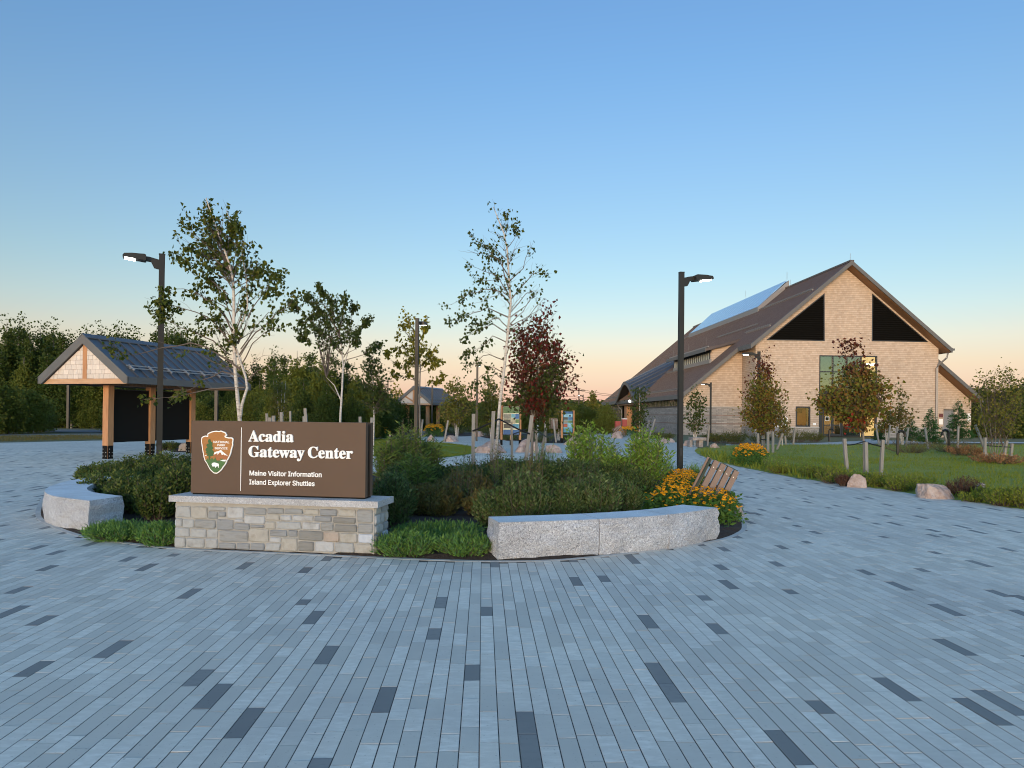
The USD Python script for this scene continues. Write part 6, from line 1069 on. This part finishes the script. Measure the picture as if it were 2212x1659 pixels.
for px, dist, yt in [(20, 52, 836), (62, 54, 846), (-30, 50, 824), (92, 57, 862), (106, 72, 848), (200, 71, 862), (-60, 46, 850)]: bush(px, dist, yt, 0, 'olive green bush beside the road verge left of the shelter', GB)
for px in range(250, 870, 26): bush(px, 60+rg.uniform(-4, 8), 858+rg.uniform(-8, 16), 1 if rg.random() < .6 else 0, 'bush in the dark undergrowth behind the sign and shelter', 'undergrowth bushes behind the sign')
for px in range(872, 1320, 20): bush(px, 78+rg.uniform(-12, 22), 880+rg.uniform(-10, 8), 1 if rg.random() < .7 else 0, 'dark green bush of the scrub beyond the plaza', 'scrub bushes beyond the plaza')
for px, yt, d in [(2105, 838, 92), (2135, 842, 96), (2165, 848, 90), (2195, 838, 88), (2225, 822, 92), (2120, 868, 72), (2152, 872, 74), (2185, 862, 70), (2215, 850, 72), (2095, 880, 78), (2250, 830, 80)]: bush(px, d, yt, 1, 'dark bushy tree of the thicket right of the building', 'thicket right of the building')
# far woodland that reads as one mass
m = MB(); rs = np.random.default_rng(5); n = 26000
x = np.r_[rs.uniform(-260, 330, n)]; y = 260+60*rs.random(n); hh = (5.5+2.5*meshkit.fbm(np.c_[x*.03, np.zeros(n), np.zeros(n)], 3, 2))*np.sqrt(rs.random(n)); c = np.c_[x, y, hh]
obj('far_woodland', leaf_mesh(c, rs.normal(size=(n, 3)), 2.0, 1.6, 4), M['l_forest'], isl=4, label='far low woodland along the horizon behind the plaza', cat='woodland', kind='stuff')

# --- shrubs and perennials
def shrub(name, label, px, yb, wpx, yt, lm, leaf, ratio, stems, per, seed, group=None, dist=None, deep=1.0, up=.6, lean=.5, cat='shrub', bottom=.25, stemmat='twig', top=1.0):
    b = G(px, yb) if dist is None else FOOT(px, dist); dist = np.dot(b-CAM, FW); h = EYE+(898+.0105*(px-1106)-yt)*dist/FOC; R0 = wpx/2*dist/FOC; rg = np.random.default_rng(seed)
    t = thing(name, label, cat, (b[0], b[1], 0), group); lb = MB(); C, D, N_ = [], [], []
    for i in range(stems):
        a = rg.uniform(0, 2*math.pi); u = math.sqrt(rg.random()); rx = R0*u*math.cos(a); ry = R0*deep*u*math.sin(a); zt = h*(1-.32*u**2.4)*rg.uniform(.78, 1.16)*top
        s0 = b+np.array([rx*.35, ry*.35, 0])+RT*0; e = b+np.array([rx, ry, zt]); mid = (s0+e)/2+np.array([rx*.18, ry*.18, -.05*h])+rg.normal(size=3)*.03*h; pt = bezier(s0, mid, e, 5); lb.tube(pt, np.linspace(.006, .002, 5), 3, False)
        s = np.sort(rg.uniform(bottom, 1, per)); s[-1] = 1; P_ = np.array([along(pt, q) for q in s]); tg = unit(e-mid); r = rg.normal(size=(per, 3)); r -= (r@tg)[:, None]*tg; r = unit(r)
        C.append(P_+r*leaf*.25*rg.random((per, 1))+rg.normal(size=(per, 3))*leaf*.35); D.append(tg*up+r*(1-up*.4)+np.array([0, 0, .12])); N_.append(np.cross(r, np.cross(tg, r)))
    obj('stems', lb, M[stemmat], t); C, D = np.vstack(C), np.vstack(D); Ls = leaf*rg.uniform(.65, 1.25, len(C)); obj('foliage', leaf_mesh(C, D, Ls, Ls*ratio, seed, .12), M[lm], t, isl=4); return t
sd = 700
def many(name, rows, lm, leaf, ratio, stems, per, **kw):
    global sd
    for lb, *q in rows: sd += 1; shrub(name, lb, *q, lm, leaf, ratio, stems, per, sd, **kw)
many('island_shrub', [('dark rounded shrub directly behind the short granite bench', 232, 1096, 120, 1030, ), ('dark shrub at the inner corner of the short granite bench', 290, 1112, 120, 1036), ('leftmost dark shrub of the island, below the shelter post', 225, 1046, 100, 1003), ('dark shrub under the first notice board', 300, 1050, 120, 990), ('dark shrub at the foot of the left lamp post', 362, 1058, 110, 984), ('dark shrub touching the left edge of the sign', 384, 1120, 90, 1012), ('dark shrub between bench and sign, front row', 338, 1126, 90, 1040), ('dark shrub left of the sign behind the lamp post', 420, 1050, 90, 984), ('low tufted shrub at the far left tip of the island', 190, 1044, 46, 1016)], 'l_shrub', .062, .45, 180, 40)
many('island_shrub', [('bluish shrub against the right end of the sign base', 850, 1140, 90, 1040), ('bluish shrub behind the sign base, right side', 872, 1075, 100, 1008), ('bluish shrub behind the left end of the long granite bench', 1068, 1150, 92, 1064), ('bluish shrub behind the long bench, second from its left end', 1134, 1152, 120, 1030), ('bluish shrub behind the middle of the long bench', 1222, 1146, 84, 1050), ('bluish shrub behind the first joint of the long bench', 1285, 1142, 116, 1036), ('bluish shrub just left of the orange flowers', 1348, 1128, 72, 1044), ('shrub in front of the left birch stake', 1020, 1062, 100, 1008), ('shrub at the foot of the white birch', 1085, 1058, 110, 1000), ('shrub at the foot of the red maple stake', 1150, 1056, 110, 996), ('shrub right of the red maple, in front of the paving', 1225, 1058, 120, 998), ('shrub below the bright leafy bushes', 1300, 1056, 110, 1004)], 'l_sage', .064, .38, 190, 40)
many('island_shrub', [('bronze green shrub in front of the pale boulder', 948, 1098, 120, 1048), ('bronze shrub right of the pale boulder', 1000, 1090, 100, 1026), ('bronze shrub above the pale boulder', 960, 1050, 130, 1012)], 'l_brownish', .066, .42, 150, 34)
rows = []
rgs = np.random.default_rng(99)
for lb_, x0, x1, y0, y1, h0, h1, n_, lm_, gr_ in [('green grey filler shrub in the middle of the island bed', 860, 1390, 1050, 1086, 44, 66, 22, 'l_shrub', 'filler shrubs in the middle of the island'), ('dark filler shrub behind the sign and short bench', 200, 410, 1056, 1090, 50, 66, 9, 'l_shrub', 'dark filler shrubs left of the sign'), ('bronze filler shrub right of the sign base', 830, 1060, 1072, 1120, 40, 62, 11, 'l_brownish', 'bronze filler shrubs right of the sign')]:
    for i in range(n_):
        sd += 1; x_, y_ = x0+(x1-x0)*(i+rgs.uniform(.1, .9))/n_, rgs.uniform(y0, y1); shrub('filler_shrub', lb_, x_, y_, rgs.uniform(60, 110), y_-rgs.uniform(h0, h1), lm_, .07, .38, 90, 34, sd, gr_)
for i in range(26):
    sd += 1; x_ = 850+rgs.random()*520; y_ = rgs.uniform(1040, 1120); shrub('wispy_stems', 'thin wispy twigs rising out of the island shrubs', x_, y_, rgs.uniform(24, 60), y_-rgs.uniform(66, 104), ['l_sage', 'l_brownish', 'l_sumac'][i % 3], .06, .3, 16, 22, sd, 'wispy twigs above the island shrubs', up=.45)
for i in range(16):
    sd += 1; t_ = rgs.random(); x_ = 1620+t_*590; y_ = 1014+.152*(x_-1620)+rgs.uniform(-9, 1)-4; shrub('weed_clump', 'yellow green weed clump growing along the right lawn edge', x_, y_, rgs.uniform(30, 66), y_-rgs.uniform(16, 34), ['l_weed', 'l_willow', 'l_weed'][i % 3], .045, .42, 46, 20, sd, 'weed clumps along the right lawn edge', cat='weeds')
many('tall_perennial', [('tall feathery perennial right of the sign edge', 838, 1062, 60, 950), ('tallest feathery perennial right of the sign', 876, 1056, 70, 922), ('feathery perennial reaching toward the lawn', 925, 1050, 64, 950), ('tall perennial stems in front of the sumac', 900, 1082, 70, 990)], 'l_sumac', .13, .2, 75, 28, up=.35)
many('leafy_bush', [('tall bright leafy bush left of the lamp post, left one of two', 1272, 1048, 110, 922), ('bright leafy bush closest to the right lamp post', 1392, 1062, 110, 936), ('lower bright leafy bush between the two tall ones', 1330, 1056, 70, 984)], 'l_willow', .11, .34, 95, 30, up=.5)
many('grass_tuft', [('green grassy tuft right of the red maple trunk', 1180, 1022, 60, 972), ('grassy tuft left of the right lamp post', 1440, 1040, 40, 1006), ('grassy tuft right of the right lamp post', 1498, 1040, 50, 1012)], 'l_willow', .16, .07, 70, 9, up=.9, cat='grass tuft', bottom=.1)
many('juniper', [('low spreading juniper in front of the short granite bench', 262, 1166, 150, 1134), ('bright green low juniper against the left side of the sign base', 346, 1177, 90, 1138), ('low juniper left of the gap in the mulch, right of the sign', 880, 1198, 150, 1158), ('low juniper touching the left end of the long bench', 1004, 1200, 130, 1160), ('bluish low juniper behind the two front ones', 950, 1166, 210, 1136)], 'l_juniper', .06, .2, 280, 38, up=.75, cat='juniper', bottom=.05, deep=.8)
many('lawn_edge_plant', [(f'{a} weedy plant along the right lawn edge, {b}', px, yb, w, yt) for a, b, px, yb, w, yt in [('yellow green', 'left of the first boulder', 1800, 1044, 80, 1008), ('low', 'right of the flower clump', 1690, 1022, 70, 1004), ('flowering', 'behind the first boulder', 1760, 1032, 70, 1006), ('bright', 'right of the first boulder', 1905, 1052, 70, 1022), ('dense', 'between the two big boulders', 1945, 1060, 80, 1030), ('pale', 'right of the grey boulder', 2165, 1092, 90, 1056), ('tall', 'at the right picture edge', 2210, 1096, 70, 1050), ('grassy', 'behind the flat boulder', 1985, 1052, 70, 1030)]], 'l_weed', .05, .4, 80, 22)
many('maroon_shrub', [('dark maroon shrub beside the large flat boulder on the right', 2085, 1074, 76, 1034), ('small dark maroon shrub left of the first lawn boulder', 1822, 1050, 36, 1028)], 'l_maroon', .04, .4, 110, 22)
many('dry_shrub', [('dry brown leaf pile under the birch clump', 2152, 1002, 110, 982), ('brown leafy shrub left of the birch clump', 2085, 985, 80, 962)], 'l_dry', .07, .6, 80, 20)
many('bed_shrub', [(f'dark low shrub in the bed along the building, {b}', px, yb, w, yt) for b, px, yb, w, yt in [('below the porch', 1390, 949, 60, 936), ('left part of the stone wall', 1430, 950, 60, 935), ('behind the flat stone seat', 1560, 957, 70, 934), ('reddish, before the wing corner', 1590, 960, 60, 932), ('behind the purple maple', 1640, 957, 70, 936), ('under the small window', 1720, 955, 70, 930), ('left of the doors', 1758, 954, 50, 934), ('right of the stone seat', 1535, 955, 50, 938)]], 'l_forest', .07, .5, 90, 22, deep=.7)
many('bed_shrub', [(f'low shrub in the bed around the picture boards, {b}', px, yb, w, yt) for b, px, yb, w, yt in [('left end', 1062, 946, 50, 922), ('below the tall board', 1105, 952, 60, 938), ('below the red maple', 1165, 956, 70, 938), ('right end', 1235, 955, 60, 936)]]+[(f'low green shrub beside the far shelter, {b}', px, yb, w, yt) for b, px, yb, w, yt in [('left', 985, 940, 60, 920), ('right', 1030, 938, 50, 918)]]+[('low green plant beside the boulder at the notice boards', 362, 972, 50, 955), ('low green plant behind the sign, left', 450, 972, 70, 950)], 'l_shrub', .07, .45, 80, 20, deep=.8)
many('pale_weeds', [('grey green tall weeds around the first vent pipe', 1965, 978, 120, 950), ('grey green tall weeds around the second vent pipe', 2060, 978, 110, 950)], 'l_brownish', .07, .25, 110, 16, bottom=.1)

# --- black-eyed flowers
def flower_mesh(c, nrm, R_, rg):
    n = rg.integers(11, 14); a = np.arange(n)*2*math.pi/n+rg.random(); x = np.cross(nrm, [0.3, .1, 1.]); x /= np.linalg.norm(x); y = np.cross(nrm, x); V, F = [], []
    for k in range(n):
        d = x*math.cos(a[k])+y*math.sin(a[k]); s = x*-math.sin(a[k])+y*math.cos(a[k]); dr = rg.uniform(.2, .65); r = R_*rg.uniform(.85, 1.08)
        V += [c+d*R_*.16-s*R_*.07, c+d*R_*.16+s*R_*.07, c+d*r*.62+s*R_*.17-nrm*r*dr*.3, c+d*r-nrm*r*dr*.8, c+d*r*.62-s*R_*.17-nrm*r*dr*.3]; i = 5*k; F += [[i, i+1, i+2], [i, i+2, i+4], [i+4, i+2, i+3]]
    return np.array(V), np.array(F)
def cone_mesh(c, nrm, R_):
    m = MB().tube([c-nrm*R_*.05, c+nrm*R_*.16, c+nrm*R_*.32], [R_*.2, R_*.19, R_*.06], 6); return m.get()
def flowers(label, spots, dist_or_none, n, seed, hgt, R_=.034, single=False, leafn=1500):
    rg = np.random.default_rng(seed); P_ = np.array([G(*q) for q in spots]); poly = Polygon(P_[:, :2]).buffer(0); c = poly.centroid
    t = thing('flower_clump', label, 'flower clump', (c.x, c.y, 0)); x0, y0, x1, y1 = poly.bounds; pts = []
    while len(pts) < n:
        q = rg.uniform([x0, y0], [x1, y1])
        if poly.contains(shapely.Point(*q)): pts.append(q)
    pts = np.array(pts); mf, mc, st = MB(), MB(), MB()
    for q in pts:
        edge = min(1, poly.exterior.distance(shapely.Point(*q))/.22); z = hgt*(.6+.4*edge)*rg.uniform(.88, 1.08); v = unit(np.array([rg.normal()*.35, rg.normal()*.35-.28, 1.0])); p = np.array([q[0]+rg.normal()*.03, q[1]+rg.normal()*.03, z])
        st.tube([np.array([q[0], q[1], .02]), (np.array([q[0], q[1], .02])+p)/2+rg.normal(size=3)*.015, p-v*.004], [.003, .0028, .002], 3, False); r = R_*rg.uniform(.8, 1.15)
        if single: f = obj('flower', flower_mesh(p, v, r, rg), M['petal'], t, isl=5); obj('flower_cone', cone_mesh(p, v, r), M['cone'], f)
        else: mf.add(*flower_mesh(p, v, r, rg)); mc.add(*cone_mesh(p, v, r))
    if not single: obj('flowers', mf, M['petal'], t, isl=5, kind='stuff'); obj('flower_cones', mc, M['cone'], t, kind='stuff')
    obj('flower_stems', st, M['l_rud'], t, kind='stuff'); q = pts[rg.integers(0, n, leafn)]+rg.normal(size=(leafn, 2))*.06; z = hgt*(.05+.75*rg.random(leafn)**1.3); C = np.c_[q, z]; D = rg.normal(size=(leafn, 3))*[1, 1, .5]+[0, 0, .4]
    obj('leaves', leaf_mesh(C, D, .11*rg.uniform(.6, 1.2, leafn), .045, seed, .1), M['l_rud'], t, isl=4); return t
flowers('orange black eyed flowers spilling over the right end of the long granite bench', [(1386, 1122), (1450, 1128), (1500, 1132), (1545, 1140), (1580, 1150), (1598, 1132), (1588, 1108), (1560, 1096), (1500, 1090), (1440, 1086), (1400, 1095)], None, 295, 61, .43, .036, True, 2600)
flowers('orange black eyed flowers at the foot of the right lamp post', [(1425, 1080), (1470, 1084), (1520, 1078), (1524, 1058), (1500, 1046), (1455, 1044), (1428, 1055)], None, 290, 62, .40, .037, True, 1500)
flowers('round orange flower clump beside the lamp post on the right lawn', [(1580, 1004), (1610, 1010), (1650, 1008), (1660, 998), (1630, 990), (1590, 992)], None, 330, 63, .62, .05, False, 1600)
flowers('orange flower clump left of the lawn, just past the sign edge', [(800, 948), (842, 950), (846, 942), (806, 940)], None, 260, 64, .75, .075, False, 900)
flowers('orange flower clump at the foot of the far shelter', [(915, 945), (955, 947), (960, 938), (920, 936)], None, 320, 65, .85, .075, False, 900)
flowers('orange flower clump beside the leaning seat at the porch', [(1335, 946), (1382, 948), (1384, 940), (1340, 938)], None, 220, 66, .75, .085, False, 700)
flowers('orange flowers at the left of the porch path', [(1283, 932), (1312, 933), (1312, 928), (1286, 928)], None, 120, 67, .7, .1, False, 400)
# --- mown and rough grass as blades near their edges
def blades(poly, n, h0, h1, seed, name, label, parent=None, mt='grass', z=0.02):
    rg = np.random.default_rng(seed); x0, y0, x1, y1 = poly.bounds; q = rg.uniform([x0, y0], [x1, y1], (n*3, 2)); q = q[shapely.contains_xy(poly, q[:, 0], q[:, 1])][:n]; n = len(q)
    c = np.c_[q, np.full(n, z)]; d = np.c_[rg.normal(size=(n, 2))*.35, np.ones(n)]; h = rg.uniform(h0, h1, n)*(.6+.8*meshkit.noise(np.c_[q*1.7, np.zeros(n)], seed)); s = unit(np.c_[rg.normal(size=(n, 2)), np.zeros(n)])*h[:, None]*.12
    V = np.stack([c-s, c+s, c+unit(d)*h[:, None]], 1).reshape(-1, 3); obj(name, (V, np.arange(3*n).reshape(-1, 3)), M[mt], parent or '/World', isl=3, label=label, cat=None if parent else 'grass', kind='stuff')
blades(LAWN_C, 60000, .035, .07, 1, 'lawn_grass', 'short green mown grass of the central lawn')
blades(LAWN_R.intersection(sbox(2, 9, 25, 30)), 60000, .03, .09, 2, 'right_lawn_grass', 'rough green grass of the right lawn up to the building')
blades(LAWN_R.intersection(sbox(2, 30, 52, 62)), 30000, .04, .1, 3, 'back_lawn_grass', 'grass of the far part of the right lawn', mt='grass')
edge = LAWN_R.boundary.buffer(1.1).intersection(LAWN_R).intersection(sbox(2, 8, 40, 32)); blades(edge, 9000, .08, .3, 4, 'edge_weeds', 'tall yellow green weeds along the edge of the right lawn', mt='l_weed')
blades(Polygon([G(*p)[:2] for p in [(-300, 962), (0, 955), (225, 950), (480, 946), (480, 936), (225, 940), (-300, 946)]]), 30000, .03, .11, 5, 'verge_grass', 'dry olive grass between the plaza and the road', mt='l_brownish')

# --- stakes and straps
def stake(label, x0, y0, x1, y1, dist, w=.075, group=None):
    a, b = AT(x0, y0, dist), AT(x1, y1, dist); d = b-a; 
    if b[2] > 0: b = b+d*(b[2]+.05)/max(1e-3, -d[2]) if d[2] < -1e-3 else b
    m = MB().bar(b, a, w, w*.9, (0, 1, 0)); return obj('wooden_stake', m, M['stake'], label=label, cat='stake', group=group)
for lb, *q in [('weathered stake left of the white birch, leftmost in the island', 1023, 894, 1021.5, 1011, 17.0, .08), ('tall stake directly left of the white birch trunk', 1066, 888, 1060.5, 1027, 16.6, .08), ('thick stake leaning toward the red maple', 1149, 897, 1133, 1015, 17.4, .085), ('thin stake between the tall picture board and the red maple', 1105, 911, 1106, 989, 20.0, .06), ('slim stake right behind the red maple trunk', 1157.5, 926, 1159.5, 994, 20.2, .07), ('brown stake leaning right of the red maple', 1179, 925, 1168.5, 994, 20.2, .075),
      ('left stake of the maple at the lawn edge', 1823.6, 947.5, 1829, 1009, 20.0, .085), ('middle stake of the maple at the lawn edge', 1870, 955, 1871.5, 1024, 19.6, .085), ('right stake of the maple at the lawn edge', 1907, 950, 1903, 1022, 20.4, .085), ('leftmost stake around the purple topped maple', 1637, 936, 1638, 976, 34.5, .1), ('pale stake right of the lamp post on the lawn', 1658.5, 933, 1659, 993, 33.5, .1), ('rightmost pale stake of the purple topped maple', 1669.5, 932, 1669.5, 992, 34.0, .1), ('thin stake behind the purple topped maple trunk', 1646.5, 932, 1647, 985, 37.0, .1), ('slanting stake right of the purple topped maple', 1691, 936, 1674, 982, 38.0, .1),
      ('stake in the bed below the air conditioner', 1694, 930, 1698, 962, 45, .1), ('stake in the bed under the small window', 1717.5, 924, 1713, 962, 45, .1), ('stake left of the birch clump at the right edge', 2128, 945, 2127, 1000, 30, .09), ('first leaning stake among the birch clump stems', 2175, 952, 2166, 1000, 31, .1), ('second leaning stake among the birch clump stems', 2186, 958, 2183, 995, 31.5, .1), ('leaning stake left of the birch clump', 2107, 918, 2122, 958, 33, .09), ('stake right of the smaller spruce', 1998, 923, 2004, 964, 41, .09), ('stake between the two spruces', 2070, 921, 2069, 965, 42, .09), ('stake left of the young trees by the glass door', 1891, 916, 1898, 955, 46, .09), ('second stake by the young trees right of the glass door', 1923, 918, 1918, 958, 46, .09), ('third stake by the young trees right of the glass door', 1938, 922, 1941, 958, 46, .09), ('stake right of the first vent pipe', 1962, 924, 1957, 962, 44, .09), ('stake leaning over the smaller spruce', 2035, 922, 2042, 944, 46, .09),
      ('thin stake on the central lawn behind the lamp post', 843, 938, 837, 965, 31, .08), ('stake left of the far shelter posts, beside the lamp', 913, 906, 907, 962, 30, .07), ('stake of the birch clump right of the far shelter', 968, 908, 963, 935, 44, .1), ('thin stake beside the dark slatted seat', 1177, 900, 1178, 935, 44, .1), ('second thin stake beside the dark slatted seat', 1195, 905, 1199, 938, 44, .1),
      ('stake in the bed before the thin birch at the porch', 1389, 912, 1386, 950, 42, .1), ('leaning stake right of the thin birch at the porch', 1402, 908, 1391, 948, 42, .1), ('slanted stake before the stone wall at left', 1415, 905, 1402, 945, 44, .1), ('left stake of the birch at the stone wing wall', 1498, 918, 1500, 955, 43, .1), ('right stake of the birch at the stone wing wall', 1532, 918, 1529, 953, 43, .1),
      ('stake at the left behind the sign top', 576, 893, 580, 985, 30, .09), ('short pale stake behind the sign top edge', 583, 902, 583, 985, 30, .12), ('split topped pale stake behind the sign', 591, 898, 592, 985, 29, .12), ('pale round stake behind the sign centre', 608, 890, 609, 985, 28, .11), ('slim stake behind the sign centre', 627, 888, 628, 985, 29, .07), ('leaning stake behind the sign right of centre', 659, 882, 667, 985, 27, .1), ('stub of a stake behind the sign right of centre', 656, 899, 656, 985, 28, .07), ('stake behind the right part of the sign', 778, 900, 778, 985, 27, .1), ('stake at the right end of the sign top', 803, 902, 801, 985, 26, .09),
      ('fence stake on the verge left of the shelter post', 281/1.0, 925, 282, 953, 40, .09), ('second fence stake on the verge near the shelter', 305, 925, 305, 950, 43, .09)]: stake(lb, *q)
def strap(label, pts, dist, r=.016):
    P_ = np.array([AT(x, y, d) for (x, y), d in zip(pts, dist)]); obj('tie_strap', MB().tube(P_, r, 5), M['strap'], label=label, cat='strap')
strap('black tie strap from the left stake to the white birch', [(1021, 931), (1032, 927), (1050, 918), (1066, 911), (1078, 905)], [16.95, 16.9, 16.8, 16.6, 17.3], .02)
strap('black tie strap from the white birch to the leaning stake', [(1078, 905), (1093, 913), (1115, 925), (1135, 934), (1144, 937)], [17.3, 17.2, 17.2, 17.3, 17.35], .02)
strap('black tie strap behind the red maple stakes', [(1108, 938), (1125, 932), (1150, 922), (1180, 944)], [20, 19.5, 18.6, 20.1], .014)
strap('left black strap of the maple at the lawn edge', [(1824, 962), (1845, 960), (1866, 954)], [20, 20.2, 20.5], .018); strap('right black strap of the maple at the lawn edge', [(1867, 954), (1885, 960), (1906, 965)], [20.5, 20.4, 20.4], .018)
strap('black strap on the stakes of the purple topped maple', [(1637, 948), (1650, 950), (1669, 946)], [34.5, 35.4, 34], .025); strap('black strap at the birch clump stakes', [(2127, 962), (2150, 964), (2184, 966)], [30, 30.4, 31], .02)
